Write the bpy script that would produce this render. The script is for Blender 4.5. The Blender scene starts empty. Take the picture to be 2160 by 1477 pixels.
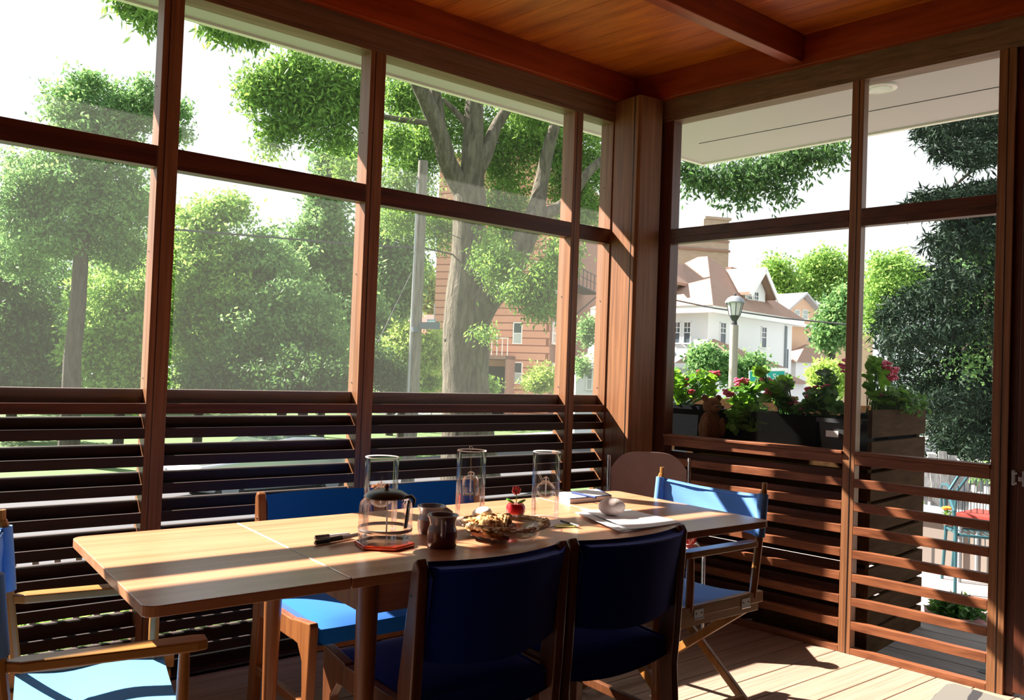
import bpy, math, random
import numpy as np
from mathutils import Vector, Matrix
random.seed(7); rng = np.random.default_rng(7)
col = bpy.context.scene.collection
PI = math.pi

# ------------------------------------------------------------------ camera frame
FPX = 1736.6
CAM = Vector((-3.3361, -3.2470, 1.2211))
YAW, PIT, ROL = math.radians(52.2569), math.radians(1.3794), math.radians(2.0863)
FW = Vector((math.cos(YAW)*math.cos(PIT), math.sin(YAW)*math.cos(PIT), math.sin(PIT)))
R0 = Vector((math.sin(YAW), -math.cos(YAW), 0)); U0 = R0.cross(FW)
RT = R0*math.cos(ROL)+U0*math.sin(ROL); UP = -R0*math.sin(ROL)+U0*math.cos(ROL)
def ray(px, py): return RT*((px-1080)/FPX) - UP*((py-738.5)/FPX) + FW
def at(px, py, D): return CAM + ray(px, py)*D
def xy(v): return (v.x, v.y)
def onz(px, py, z):
    d = ray(px, py); return CAM + d*((z-CAM.z)/d.z)
cam_d = bpy.data.cameras.new('camera'); cam = bpy.data.objects.new('camera', cam_d); col.objects.link(cam)
m = Matrix((RT, UP, -FW)).transposed().to_4x4(); m.translation = CAM
cam.matrix_world = m
cam_d.sensor_width = 36; cam_d.lens = 36*FPX/2160; cam_d.clip_start = .02; cam_d.clip_end = 600
bpy.context.scene.camera = cam

# the right wall stands at 98 degrees to the left one
DEL = math.radians(8.109)
RM = Matrix.Rotation(DEL, 4, 'Z')          # local x = outward normal r, local y = s along the wall
def rw(r, s, z): return RM @ Vector((r, s, z))

# ------------------------------------------------------------------ materials
MT = {}
def nt(name):
    m = bpy.data.materials.new(name); m.use_nodes = True
    n = m.node_tree.nodes; l = m.node_tree.links
    b = n['Principled BSDF']; return m, n, l, b
def c4(c): return (c[0], c[1], c[2], 1)
def plain(name, c, rough=.5, metal=0, spec=.5, bump=0, bscale=60, var=0, vscale=8, coat=0):
    m, n, l, b = nt(name)
    b.inputs['Base Color'].default_value = c4(c); b.inputs['Roughness'].default_value = rough
    b.inputs['Metallic'].default_value = metal; b.inputs['Specular IOR Level'].default_value = spec
    b.inputs['Coat Weight'].default_value = coat
    tc = n.new('ShaderNodeTexCoord')
    if var:
        no = n.new('ShaderNodeTexNoise'); no.inputs['Scale'].default_value = vscale; no.inputs['Detail'].default_value = 5
        mx = n.new('ShaderNodeMix'); mx.data_type = 'RGBA'
        mx.inputs[6].default_value = c4([v*(1-var) for v in c]); mx.inputs[7].default_value = c4([min(1, v*(1+var)) for v in c])
        l.new(tc.outputs['Object'], no.inputs['Vector']); l.new(no.outputs['Fac'], mx.inputs[0]); l.new(mx.outputs[2], b.inputs['Base Color'])
    if bump:
        n2 = n.new('ShaderNodeTexNoise'); n2.inputs['Scale'].default_value = bscale; n2.inputs['Detail'].default_value = 4
        bp = n.new('ShaderNodeBump'); bp.inputs['Strength'].default_value = bump; bp.inputs['Distance'].default_value = .01
        l.new(tc.outputs['Object'], n2.inputs['Vector']); l.new(n2.outputs['Fac'], bp.inputs['Height']); l.new(bp.outputs['Normal'], b.inputs['Normal'])
    MT[name] = m; return m
def wood(name, c1, c2, axis='x', rough=.45, rot=0, grain=28, spec=.4, coat=0, bump=.15):
    m, n, l, b = nt(name)
    tc = n.new('ShaderNodeTexCoord'); mp = n.new('ShaderNodeMapping')
    sc = {'x': (1.2, grain, grain), 'y': (grain, 1.2, grain), 'z': (grain, grain, 1.2)}[axis]
    mr = n.new('ShaderNodeMapping'); mr.inputs['Rotation'].default_value = (0, 0, -rot)
    mp.inputs['Scale'].default_value = sc
    no = n.new('ShaderNodeTexNoise'); no.inputs['Scale'].default_value = 1.6; no.inputs['Detail'].default_value = 6; no.inputs['Roughness'].default_value = .6
    no.inputs['Distortion'].default_value = .4
    cr = n.new('ShaderNodeValToRGB'); cr.color_ramp.elements[0].position = .32; cr.color_ramp.elements[1].position = .68
    cr.color_ramp.elements[0].color = c4(c1); cr.color_ramp.elements[1].color = c4(c2)
    l.new(tc.outputs['Object'], mr.inputs['Vector']); l.new(mr.outputs[0], mp.inputs['Vector']); l.new(mp.outputs[0], no.inputs['Vector'])
    l.new(no.outputs['Fac'], cr.inputs[0]); l.new(cr.outputs[0], b.inputs['Base Color'])
    b.inputs['Roughness'].default_value = rough; b.inputs['Specular IOR Level'].default_value = spec; b.inputs['Coat Weight'].default_value = coat
    b.inputs['Coat Roughness'].default_value = .25
    if bump:
        bp = n.new('ShaderNodeBump'); bp.inputs['Strength'].default_value = bump; bp.inputs['Distance'].default_value = .003
        l.new(no.outputs['Fac'], bp.inputs['Height']); l.new(bp.outputs['Normal'], b.inputs['Normal'])
    MT[name] = m; return m
def leafm(name, c1, c2, trans=.45, tc=None, gloss=.25):
    m, n, l, b = nt(name)
    geo = n.new('ShaderNodeNewGeometry'); cr = n.new('ShaderNodeValToRGB')
    cr.color_ramp.elements[0].color = c4(c1); cr.color_ramp.elements[1].color = c4(c2)
    l.new(geo.outputs['Random Per Island'], cr.inputs[0]); l.new(cr.outputs[0], b.inputs['Base Color'])
    b.inputs['Roughness'].default_value = .55; b.inputs['Specular IOR Level'].default_value = gloss
    tr = n.new('ShaderNodeBsdfTranslucent'); hs = n.new('ShaderNodeHueSaturation'); hs.inputs['Value'].default_value = 1.5; hs.inputs['Hue'].default_value = .485
    l.new(cr.outputs[0], hs.inputs['Color']); l.new(hs.outputs[0], tr.inputs['Color'])
    mx = n.new('ShaderNodeMixShader'); mx.inputs[0].default_value = trans
    l.new(b.outputs[0], mx.inputs[1]); l.new(tr.outputs[0], mx.inputs[2]); l.new(mx.outputs[0], n['Material Output'].inputs['Surface'])
    MT[name] = m; return m
def thin_glass(name, tint=(1, 1, 1), ior=1.45, rough=.02, extra=.0, mul=.55):
    m, n, l, b = nt(name); n.remove(b)
    t = n.new('ShaderNodeBsdfTransparent'); t.inputs['Color'].default_value = c4(tint)
    g = n.new('ShaderNodeBsdfGlossy'); g.inputs['Roughness'].default_value = rough
    fr = n.new('ShaderNodeFresnel'); fr.inputs['IOR'].default_value = ior
    ad = n.new('ShaderNodeMath'); ad.operation = 'ADD'; ad.inputs[1].default_value = extra; ad.use_clamp = True
    mx = n.new('ShaderNodeMixShader')
    mu = n.new('ShaderNodeMath'); mu.operation = 'MULTIPLY'; mu.inputs[1].default_value = mul
    l.new(fr.outputs[0], mu.inputs[0]); l.new(mu.outputs[0], ad.inputs[0]); l.new(ad.outputs[0], mx.inputs[0]); l.new(t.outputs[0], mx.inputs[1]); l.new(g.outputs[0], mx.inputs[2])
    l.new(mx.outputs[0], n['Material Output'].inputs['Surface']); MT[name] = m; return m
def screen_mat(name, fac=.1, c=(.6, .6, .6)):
    m, n, l, b = nt(name); n.remove(b)
    t = n.new('ShaderNodeBsdfTransparent'); d = n.new('ShaderNodeBsdfDiffuse'); d.inputs['Color'].default_value = c4(c)
    tr = n.new('ShaderNodeBsdfTranslucent'); tr.inputs['Color'].default_value = c4(c)
    m1 = n.new('ShaderNodeMixShader'); m1.inputs[0].default_value = .6
    m2 = n.new('ShaderNodeMixShader'); m2.inputs[0].default_value = fac
    l.new(d.outputs[0], m1.inputs[1]); l.new(tr.outputs[0], m1.inputs[2]); l.new(t.outputs[0], m2.inputs[1]); l.new(m1.outputs[0], m2.inputs[2])
    l.new(m2.outputs[0], n['Material Output'].inputs['Surface']); MT[name] = m; return m
def cloth(name, c, scale=420, rough=.9, trans=0.0):
    m, n, l, b = nt(name)
    b.inputs['Base Color'].default_value = c4(c); b.inputs['Roughness'].default_value = rough; b.inputs['Specular IOR Level'].default_value = .12
    b.inputs['Sheen Weight'].default_value = .15
    tc = n.new('ShaderNodeTexCoord'); no = n.new('ShaderNodeTexNoise'); no.inputs['Scale'].default_value = scale; no.inputs['Detail'].default_value = 3
    mx = n.new('ShaderNodeMix'); mx.data_type = 'RGBA'; mx.inputs[6].default_value = c4([v*.75 for v in c]); mx.inputs[7].default_value = c4([min(1, v*1.2) for v in c])
    bp = n.new('ShaderNodeBump'); bp.inputs['Strength'].default_value = .25; bp.inputs['Distance'].default_value = .001
    l.new(tc.outputs['Object'], no.inputs['Vector']); l.new(no.outputs['Fac'], mx.inputs[0]); l.new(mx.outputs[2], b.inputs['Base Color'])
    l.new(no.outputs['Fac'], bp.inputs['Height']); l.new(bp.outputs['Normal'], b.inputs['Normal'])
    MT[name] = m; return m
def brickm(name, c1, c2, mortar, scale, rowh=.25, bw=.5, msize=.02, off=.5):
    m, n, l, b = nt(name)
    tc = n.new('ShaderNodeTexCoord'); bk = n.new('ShaderNodeTexBrick')
    geo = n.new('ShaderNodeNewGeometry'); sx = n.new('ShaderNodeSeparateXYZ'); cb = n.new('ShaderNodeCombineXYZ')
    ad = n.new('ShaderNodeMath'); ad.operation = 'ADD'
    l.new(tc.outputs['Object'], sx.inputs[0]); l.new(sx.outputs[0], ad.inputs[0]); l.new(sx.outputs[1], ad.inputs[1])
    l.new(ad.outputs[0], cb.inputs[0]); l.new(sx.outputs[2], cb.inputs[1]); l.new(cb.outputs[0], bk.inputs['Vector'])
    bk.inputs['Color1'].default_value = c4(c1); bk.inputs['Color2'].default_value = c4(c2); bk.inputs['Mortar'].default_value = c4(mortar)
    bk.inputs['Scale'].default_value = scale; bk.inputs['Row Height'].default_value = rowh; bk.inputs['Brick Width'].default_value = bw
    bk.inputs['Mortar Size'].default_value = msize; bk.offset = off
    l.new(bk.outputs['Color'], b.inputs['Base Color']); b.inputs['Roughness'].default_value = .9
    MT[name] = m; return m

RD1, RD2 = (.050, .012, .006), (.125, .034, .014)
for ax in 'xyz': wood('cedar_'+ax, RD1, RD2, ax, rough=.42)
for ax in 'xyz': wood('post_'+ax, (.15, .058, .022), (.30, .13, .055), ax, rough=.45, grain=40)
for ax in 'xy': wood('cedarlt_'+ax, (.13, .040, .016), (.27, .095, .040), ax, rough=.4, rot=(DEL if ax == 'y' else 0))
for ax in 'xy': wood('header_'+ax, (.13, .065, .032), (.24, .13, .07), ax, rough=.5, rot=(DEL if ax == 'y' else 0))
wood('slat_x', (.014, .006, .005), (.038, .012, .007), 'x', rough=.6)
wood('cedar_grey', (.13, .11, .10), (.23, .19, .17), 'x', rough=.75)
wood('ceiling_fir', (.30, .052, .003), (.62, .145, .009), 'y', rough=.5, rot=DEL, grain=9, bump=.05)
wood('beam_x', (.20, .020, .002), (.38, .052, .005), 'x', rough=.4, grain=12)
wood('beam_y', (.20, .020, .002), (.38, .052, .005), 'y', rough=.4, rot=DEL, grain=12)
wood('deck', (.25, .165, .12), (.37, .26, .195), 'x', rough=.6, grain=55, bump=.25)
wood('deck_grey', (.16, .14, .13), (.30, .27, .25), 'y', rough=.8, grain=40)
wood('teak_x', (.41, .182, .088), (.56, .278, .148), 'x', rough=.3, grain=16, coat=.35, bump=.03)
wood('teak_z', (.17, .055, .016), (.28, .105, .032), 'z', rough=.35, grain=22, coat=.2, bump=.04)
wood('teak_shaded', (.075, .026, .010), (.15, .052, .02), 'z', rough=.35, grain=22, coat=.2, bump=.04)  # chair teak darkened to paint in the shade on the near pair
wood('maple', (.32, .15, .035), (.44, .23, .065), 'x', rough=.35, grain=20, coat=.3, bump=.03)
wood('maple_z', (.28, .11, .025), (.38, .18, .045), 'z', rough=.35, grain=20, coat=.3, bump=.03)
wood('planter_wood', (.040, .020, .008), (.080, .042, .018), 'x', rough=.85, grain=22, spec=.05)
wood('grey_wood', (.17, .17, .17), (.33, .33, .33), 'z', rough=.85, grain=22)
wood('pole_wood', (.12, .105, .095), (.25, .225, .205), 'z', rough=.85, grain=12)
wood('bark', (.05, .042, .03), (.17, .15, .11), 'z', rough=.95, grain=5, bump=1.0)
MT['bark'].node_tree.nodes['Bump'].inputs['Distance'].default_value = .12
wood('bark_far', (.045, .036, .030), (.10, .085, .075), 'z', rough=.95, grain=6, bump=.4)
cloth('blue_shaded', (.0006, .020, .28)); cloth('canvas_blue', (.13, .31, .70), scale=700); cloth('canvas_seat', (.11, .36, .74), scale=700)  # darkest blue has the near chairs' shade painted in
cloth('blue_sunlit', (.001, .12, .50))  # same chair cloth with sunlight painted into a brighter blue
plain('seam_glint_pale', (.75, .68, .62), .25, coat=.6); plain('chrome', (.75, .75, .76), .18, 1); plain('steel', (.55, .55, .56), .35, 1)  # pale seam colour paints in the sun's glint on the leaf joint
plain('black', (.012, .012, .013), .35); plain('black_matte', (.02, .02, .022), .8); plain('black_fabric', (.005, .006, .008), .95, bump=.1, bscale=90, spec=.08)
plain('beige_plastic', (.42, .31, .27), .45, var=.12, vscale=12, bump=.05)
plain('white', (.85, .85, .84), .5); plain('paper', (.88, .88, .90), .7); plain('paper_yellow', (.86, .90, .25), .7)
plain('soffit', (.46, .43, .46), .7, var=.03, vscale=3); plain('fascia', (.78, .77, .74), .6)
plain('red_tile', (.62, .05, .015), .18, coat=.6); plain('red_gloss', (.60, .02, .03), .15, coat=.8); plain('petal_red', (.75, .06, .08), .4)
plain('petal_pink', (.78, .12, .24), .5, var=.3, vscale=60); plain('petal_deep', (.72, .06, .12), .5, var=.3, vscale=60); plain('petal_orange', (.9, .22, .02), .5)
plain('petal_red_out', (.36, .04, .03), .5)
plain('toy_green', (.18, .62, .06), .35)
plain('mug_blue', (.21, .21, .25), .25, var=.35, vscale=35, coat=.4); plain('mug_brown', (.12, .035, .025), .3, var=.3, vscale=30, coat=.4)
plain('mug_rim', (.42, .40, .42), .25, coat=.4)
plain('stone', (.66, .55, .52), .75, var=.25, vscale=14, bump=.25, bscale=60)
plain('crust', (.58, .30, .10), .7, var=.55, vscale=55, bump=.8, bscale=90); plain('filling', (.30, .13, .07), .5, var=.4, vscale=50, bump=.4)
plain('cream', (.86, .84, .82), .55, var=.05); plain('crust_light', (.80, .62, .38), .75, var=.3, vscale=70, bump=.5, bscale=100)
plain('silver', (.7, .7, .72), .2, 1); plain('pen_grey', (.42, .42, .43), .4); plain('navy_plastic', (.03, .05, .16), .7, spec=.2)
plain('copper', (.55, .28, .2), .3, .6)
thin_glass('glass', extra=.01); thin_glass('glass_thick', tint=(.985, .99, .99), ior=1.45, extra=.035, mul=.5, rough=.06); thin_glass('oil', tint=(.93, .95, .98), ior=1.4, extra=.04)
thin_glass('pane', extra=0.0); thin_glass('glass_tube', rough=.06, extra=.025, mul=.7)
screen_mat('glass_rim_glint', .55, (.95, .95, .95))  # white mixed in for sunlight refracted at the clear glass edges
screen_mat('insect_screen', .028, (.60, .62, .58)); screen_mat('slat_screen', .012, (.5, .5, .48))
plain('terracotta', (.45, .17, .12), .6, var=.15); plain('terracotta_pink', (.36, .17, .17), .7, var=.15); plain('soil', (.05, .035, .025), 1)
plain('bear_fur', (.20, .075, .022), .95, var=.4, vscale=60, bump=1, bscale=130); plain('pot_grey', (.05, .055, .058), .7, spec=.15)
plain('white_paint', (.78, .80, .82), .7, var=.03); plain('white_trim', (.85, .86, .86), .6); plain('window_dark', (.06, .08, .10), .1, spec=.8)
plain('window_blind', (.45, .50, .50), .4); plain('roof_brown', (.34, .22, .17), .9, var=.12, vscale=3, bump=.3, bscale=14); plain('roof_grey', (.48, .50, .54), .8)
plain('peach', (.74, .50, .36), .85, var=.03); plain('red_roof', (.48, .09, .08), .7); plain('green_wall', (.11, .20, .13), .8, var=.06)
plain('asphalt', (.075, .077, .088), .9, var=.12, vscale=1.4); plain('concrete', (.42, .41, .40), .9, var=.08, vscale=3)
plain('grass', (.085, .15, .045), .95, var=.4, vscale=1.2, bump=.6, bscale=30)
plain('car_silver', (.50, .53, .56), .25, .6, coat=.8); plain('car_blue', (.07, .12, .30), .25, .4, coat=.8); plain('car_white', (.8, .8, .8), .3, coat=.8); plain('car_red', (.5, .03, .03), .3, coat=.8)
plain('car_glass', (.10, .16, .20), .08, spec=.9); plain('rubber', (.02, .02, .02), .8); plain('lens_orange', (.8, .25, .03), .3)
plain('teal_metal', (.025, .10, .125), .4, .3); plain('sign_slate', (.10, .13, .16), .6); plain('sign_green', (0, .38, .34), .4); plain('sign_blue', (.18, .35, .50), .5); plain('lamp_glass', (.62, .64, .66), .25); plain('lamp_black', (.03, .035, .04), .4)
plain('lamp_post', (.36, .33, .30), .8, var=.12, vscale=20); plain('cable', (.05, .05, .06), .7); plain('galv', (.28, .31, .34), .5, .3)
plain('trunk_lichen', (.2, .2, .1), .9)
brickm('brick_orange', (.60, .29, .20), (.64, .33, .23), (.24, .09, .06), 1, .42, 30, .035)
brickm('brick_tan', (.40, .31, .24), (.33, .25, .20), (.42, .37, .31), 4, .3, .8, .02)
brickm('brick_brown', (.30, .17, .13), (.25, .14, .11), (.28, .2, .16), 4, .3, .8, .02)  # browner brick for side wall, chimneys and cornice
brickm('wall_block', (.23, .195, .17), (.16, .14, .125), (.05, .045, .043), 1, .2, .38, .012)
brickm('paver', (.30, .235, .215), (.36, .30, .275), (.14, .12, .11), 1, .2, .3, .008)
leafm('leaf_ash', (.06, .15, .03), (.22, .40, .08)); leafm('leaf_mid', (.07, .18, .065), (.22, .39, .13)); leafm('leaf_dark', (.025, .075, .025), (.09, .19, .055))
leafm('leaf_light', (.13, .28, .06), (.30, .48, .12)); leafm('leaf_spruce', (.008, .020, .013), (.026, .050, .030), trans=.05, gloss=.1); leafm('leaf_yellow', (.22, .36, .07), (.42, .55, .16))
leafm('leaf_begonia', (.05, .17, .015), (.17, .38, .03), trans=.4, gloss=.5); leafm('leaf_begonia_dark', (.03, .11, .02), (.10, .26, .05), trans=.35, gloss=.5)
leafm('leaf_grass', (.10, .24, .04), (.30, .48, .10))
# patterned rug and door grille
def rug_mat():
    m, n, l, b = nt('rug'); tc = n.new('ShaderNodeTexCoord')
    w = n.new('ShaderNodeTexWave'); w.wave_type = 'RINGS'; w.inputs['Scale'].default_value = 2.2; w.inputs['Distortion'].default_value = 9; w.inputs['Detail'].default_value = 1
    cr = n.new('ShaderNodeValToRGB'); cr.color_ramp.elements[0].position = .12; cr.color_ramp.elements[1].position = .18
    cr.color_ramp.elements[0].color = c4((.02, .02, .024)); cr.color_ramp.elements[1].color = c4((.13, .125, .11))
    l.new(tc.outputs['Object'], w.inputs['Vector']); l.new(w.outputs['Fac'], cr.inputs[0]); l.new(cr.outputs[0], b.inputs['Base Color']); b.inputs['Roughness'].default_value = .95
    MT['rug'] = m
rug_mat()

# ------------------------------------------------------------------ mesh helpers
class MB:
    def __init__(s, xf=None): s.v = []; s.f = []; s.xf = xf
    def add(s, vs, fs):
        o = len(s.v); s.v += [Vector(p) for p in vs]; s.f += [tuple(i+o for i in f) for f in fs]; return s
    def box(s, x0, x1, y0, y1, z0, z1, M=None):
        vs = [Vector((x, y, z)) for x in (x0, x1) for y in (y0, y1) for z in (z0, z1)]
        if M: vs = [M @ v for v in vs]
        return s.add(vs, [(0, 1, 3, 2), (4, 6, 7, 5), (0, 4, 5, 1), (2, 3, 7, 6), (0, 2, 6, 4), (1, 5, 7, 3)])
    def bar(s, a, b, w, h, up=(0, 0, 1)):       # w sideways, h along up
        a = Vector(a); b = Vector(b); d = (b-a).normalized(); upv = Vector(up)
        x = d.cross(upv)
        if x.length < 1e-4: x = d.cross(Vector((1, 0, 0)))
        x.normalize(); y = x.cross(d)
        vs = [p + x*sx*w/2 + y*sy*h/2 for p in (a, b) for sx in (-1, 1) for sy in (-1, 1)]
        return s.add(vs, [(0, 1, 3, 2), (4, 6, 7, 5), (0, 4, 5, 1), (2, 3, 7, 6), (0, 2, 6, 4), (1, 5, 7, 3)])
    def tube(s, pts, r, n=10, cap=True, flat=None):
        pts = [Vector(p) for p in pts]; rs = r if isinstance(r, (list, tuple)) else [r]*len(pts)
        prev = None; base = len(s.v); k = len(pts)
        for i, p in enumerate(pts):
            d = (pts[min(i+1, k-1)] - pts[max(i-1, 0)]).normalized()
            if prev is None:
                x = d.cross(Vector((0, 0, 1)))
                if x.length < .05: x = d.cross(Vector((1, 0, 0)))
            else: x = prev - d*prev.dot(d)
            x.normalize(); prev = x; y = d.cross(x)
            for j in range(n):
                a = 2*PI*j/n; s.v.append(p + (x*math.cos(a) + y*math.sin(a)*(flat or 1))*rs[i])
        for i in range(k-1):
            for j in range(n):
                a = base+i*n+j; b = base+i*n+(j+1) % n; s.f.append((a, b, b+n, a+n))
        if cap:
            s.f.append(tuple(base+j for j in range(n))[::-1]); s.f.append(tuple(base+(k-1)*n+j for j in range(n)))
        return s
    def lathe(s, prof, c=(0, 0, 0), n=32, sx=1, sy=1, M=None):
        c = Vector(c); base = len(s.v); k = len(prof)
        for (r, z) in prof:
            for j in range(n):
                a = 2*PI*j/n; p = Vector((r*math.cos(a)*sx, r*math.sin(a)*sy, z))
                if M: p = M @ p
                s.v.append(c+p)
        for i in range(k-1):
            for j in range(n):
                a = base+i*n+j; b = base+i*n+(j+1) % n; s.f.append((a, b, b+n, a+n))
        if prof[0][0] > 1e-6: s.f.append(tuple(base+j for j in range(n))[::-1])
        if prof[-1][0] > 1e-6: s.f.append(tuple(base+(k-1)*n+j for j in range(n)))
        return s
    def shell(s, prof, c=(0, 0, 0), n=32):       # open lathe, no caps
        c = Vector(c); base = len(s.v); k = len(prof)
        for (r, z) in prof:
            for j in range(n):
                a = 2*PI*j/n; s.v.append(c+Vector((r*math.cos(a), r*math.sin(a), z)))
        for i in range(k-1):
            for j in range(n):
                a = base+i*n+j; b = base+i*n+(j+1) % n; s.f.append((a, b, b+n, a+n))
        return s
    def prism(s, poly, z0, z1, M=None):
        n = len(poly); vs = [Vector((p[0], p[1], z0)) for p in poly]+[Vector((p[0], p[1], z1)) for p in poly]
        if M: vs = [M @ v for v in vs]
        return s.add(vs, [tuple(range(n))[::-1], tuple(range(n, 2*n))] + [(i, (i+1) % n, n+(i+1) % n, n+i) for i in range(n)])
    def blob(s, c, r, n=12, noise=0, seed=0, M=None):
        c = Vector(c); r = r if isinstance(r, (tuple, list)) else (r, r, r); rd = random.Random(seed)
        ph = [rd.uniform(0, 6.28) for _ in range(6)]; base = len(s.v); k = n//2+1
        for i in range(k+1):
            th = PI*i/k
            for j in range(n):
                a = 2*PI*j/n; d = Vector((math.sin(th)*math.cos(a), math.sin(th)*math.sin(a), -math.cos(th)))
                q = 1+noise*(math.sin(5*d.x+ph[0])*math.cos(4*d.y+ph[1])+.6*math.sin(9*d.z+ph[2]+4*d.x)+.5*math.sin(11*d.y+ph[3]))
                p = Vector((d.x*r[0]*q, d.y*r[1]*q, d.z*r[2]*q))
                if M: p = M @ p
                s.v.append(c+p)
        for i in range(k):
            for j in range(n):
                a = base+i*n+j; b = base+i*n+(j+1) % n; s.f.append((a, b, b+n, a+n))
        return s
    def grid(s, fn, nu, nv, thick=0, tdir=None):
        P = [[Vector(fn(i/nu, j/nv)) for j in range(nv+1)] for i in range(nu+1)]
        base = len(s.v)
        for r in P: s.v += r
        w = nv+1
        for i in range(nu):
            for j in range(nv):
                a = base+i*w+j; s.f.append((a, a+1, a+w+1, a+w))
        if thick:
            t = Vector(tdir)*thick; b2 = len(s.v)
            for r in P: s.v += [p+t for p in r]
            for i in range(nu):
                for j in range(nv):
                    a = b2+i*w+j; s.f.append((a, a+w, a+w+1, a+1))
            edge = [(i, 0) for i in range(nu+1)]+[(nu, j) for j in range(1, nv+1)]+[(i, nv) for i in range(nu-1, -1, -1)]+[(0, j) for j in range(nv-1, 0, -1)]
            for q in range(len(edge)):
                a = edge[q]; b = edge[(q+1) % len(edge)]
                ia = a[0]*w+a[1]; ib = b[0]*w+b[1]
                s.f.append((base+ia, b2+ia, b2+ib, base+ib))
        return s
def wm(o):
    m = o.matrix_basis.copy()
    while o.parent: o = o.parent; m = o.matrix_basis @ m
    return m
def obj(name, mb, mat, parent=None, smooth=False, bevel=0, sub=0, world=True):
    me = bpy.data.meshes.new(name)
    vs = mb.v
    if mb.xf: vs = [mb.xf @ v for v in vs]
    if parent: inv = wm(parent).inverted(); vs = [inv @ v for v in vs]
    org = Vector((0, 0, 0))
    if not parent and vs:
        xs = [v.x for v in vs]; ys = [v.y for v in vs]; zs = [v.z for v in vs]
        org = Vector(((min(xs)+max(xs))/2, (min(ys)+max(ys))/2, min(zs)))
    me.from_pydata([tuple(v-org) for v in vs], [], mb.f); me.update()
    me.materials.append(MT[mat] if isinstance(mat, str) else mat)
    o = bpy.data.objects.new(name, me); col.objects.link(o); o.location = org
    if parent: o.parent = parent
    if smooth:
        me.polygons.foreach_set('use_smooth', [True]*len(me.polygons))
        try: me.set_sharp_from_angle(angle=math.radians(40))
        except Exception: pass
    if bevel:
        b = o.modifiers.new('bevel', 'BEVEL'); b.width = bevel; b.segments = 2; b.limit_method = 'ANGLE'
    if sub:
        b = o.modifiers.new('sub', 'SUBSURF'); b.levels = sub; b.render_levels = sub
    return o
def empty(name, loc=(0, 0, 0), rz=0, label=None, cat=None, group=None, kind=None):
    o = bpy.data.objects.new(name, None); col.objects.link(o); o.location = loc; o.rotation_euler = (0, 0, rz); o.empty_display_size = .1
    tag(o, label, cat, group, kind); return o
def tag(o, label=None, cat=None, group=None, kind=None):
    if label: o['label'] = label
    if cat: o['category'] = cat
    if group: o['group'] = group
    if kind: o['kind'] = kind
    return o
def copy_tree(o, parent=None):
    c = o.copy(); col.objects.link(c); c.parent = parent
    for ch in [x for x in list(col.objects) if x.parent == o]: copy_tree(ch, c)
    return c
def structure(o, label=None, cat=None): return tag(o, label, cat, None, 'structure')

# ------------------------------------------------------------------ room shell
XL, YB = -4.7, -4.3                    # unseen back corner of the porch
ZH, ZB, ZC = 2.604, 2.722, 2.868       # window head, beam underside, ceiling
def rend(y):                           # x of the right wall's inner plane at a given y
    return -math.tan(DEL)*y
# floor boards, run along x
fl = MB(); y = -.073; k = 0
while y > YB:
    x1 = rend(y)+.075; fl.box(XL, x1, y-.1365, y, -.028, 0); y -= .1405
fl.box(XL, .1, -.0695, .09, -.03, 0)
f = obj('floor', fl, 'deck', bevel=.002); structure(f)
su = MB(); su.box(XL, .8, YB, .09, -.30, -.06); structure(obj('floor_base', su, 'black_matte'))
# ceiling boards run along the right wall's direction
ce = MB(); i = 0
for r0 in np.arange(-5.6, .4, .142):
    ce.box(r0, r0+.1395, -4.6, (.07-max(r0, r0+.1395)*math.sin(DEL))/math.cos(DEL), ZC, ZC+.02, RM)
ce.prism([(XL, .09), (.05, .09), xy(rw(.09, 0, 0)), xy(rw(.09, -4.5, 0)), (XL, -4.4)], ZC+.021, ZC+.04)
structure(obj('ceiling', ce, 'ceiling_fir'))
o = MB(); o.box(XL, -.03, -.04, .0, ZB, ZC); structure(obj('trim_1', o, 'beam_x', bevel=.003))
o = MB(RM); o.box(-.04, .0, -4.4, -.01, ZB, ZC); structure(obj('trim_2', o, 'beam_y', bevel=.003))
o = MB(); o.box(XL, .09, -.995, -.935, ZB+.012, ZC); structure(obj('trim_3', o, 'beam_x', bevel=.003))
o = MB(); o.box(XL, .09, -2.55, -2.49, ZB+.012, ZC); structure(obj('trim_4', o, 'beam_x', bevel=.003))
# roof overhang outside
def xy(v): return (v.x, v.y)
c1 = at(0, 0, 1)
ec = onz(1483, 344, 2.83); e2 = onz(2102, 233, 2.83); ed = (e2-ec).normalized()
ef = ec + ed*6.5
so = MB(); so.prism([(XL-1, .095), (.08, .095), (ec.x, ec.y), (XL-1, ec.y-.045)], 2.83, 2.86); so.prism([(.08, .095), xy(rw(.1, -5.0, 0)), (ef.x, ef.y), (ec.x, ec.y)], 2.83, 2.86)
structure(obj('roof_soffit', so, 'soffit'))
fa = MB(); fa.prism([(ec.x, ec.y), (XL-1, ec.y-.045), (XL-1, ec.y-.015), (ec.x+.03, ec.y+.03)], 2.818, 2.98)
fa.prism([(ec.x, ec.y), (ec.x+.03, ec.y+.03), (ef.x+.03, ef.y), (ef.x, ef.y)], 2.818, 2.98)
structure(obj('roof_fascia', fa, 'fascia'))
ro = MB(); ro.prism([(XL-1, ec.y-.02), (ec.x, ec.y), (ef.x, ef.y), (XL-1, ef.y)], 2.98, 3.02); structure(obj('roof', ro, 'roof_brown'))
ms = MB()
for r0 in (.55, .62, 1.15): ms.box(r0, r0+.004, -4, .3, 2.827, 2.83, RM)
structure(obj('roof_soffit_joint', ms, 'pot_grey'))
lp = onz(1857, 183, 2.83)
sl = MB(); sl.lathe([(.085, 0), (.085, -.012), (.07, -.02), (.06, -.012)], (lp.x, lp.y, 2.83), 28)
tl = empty('soffit_light', (lp.x, lp.y, 2.83), 0, 'small round recessed light in the white roof overhang', 'light'); obj('ring', sl, 'white', tl, smooth=True)
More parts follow.
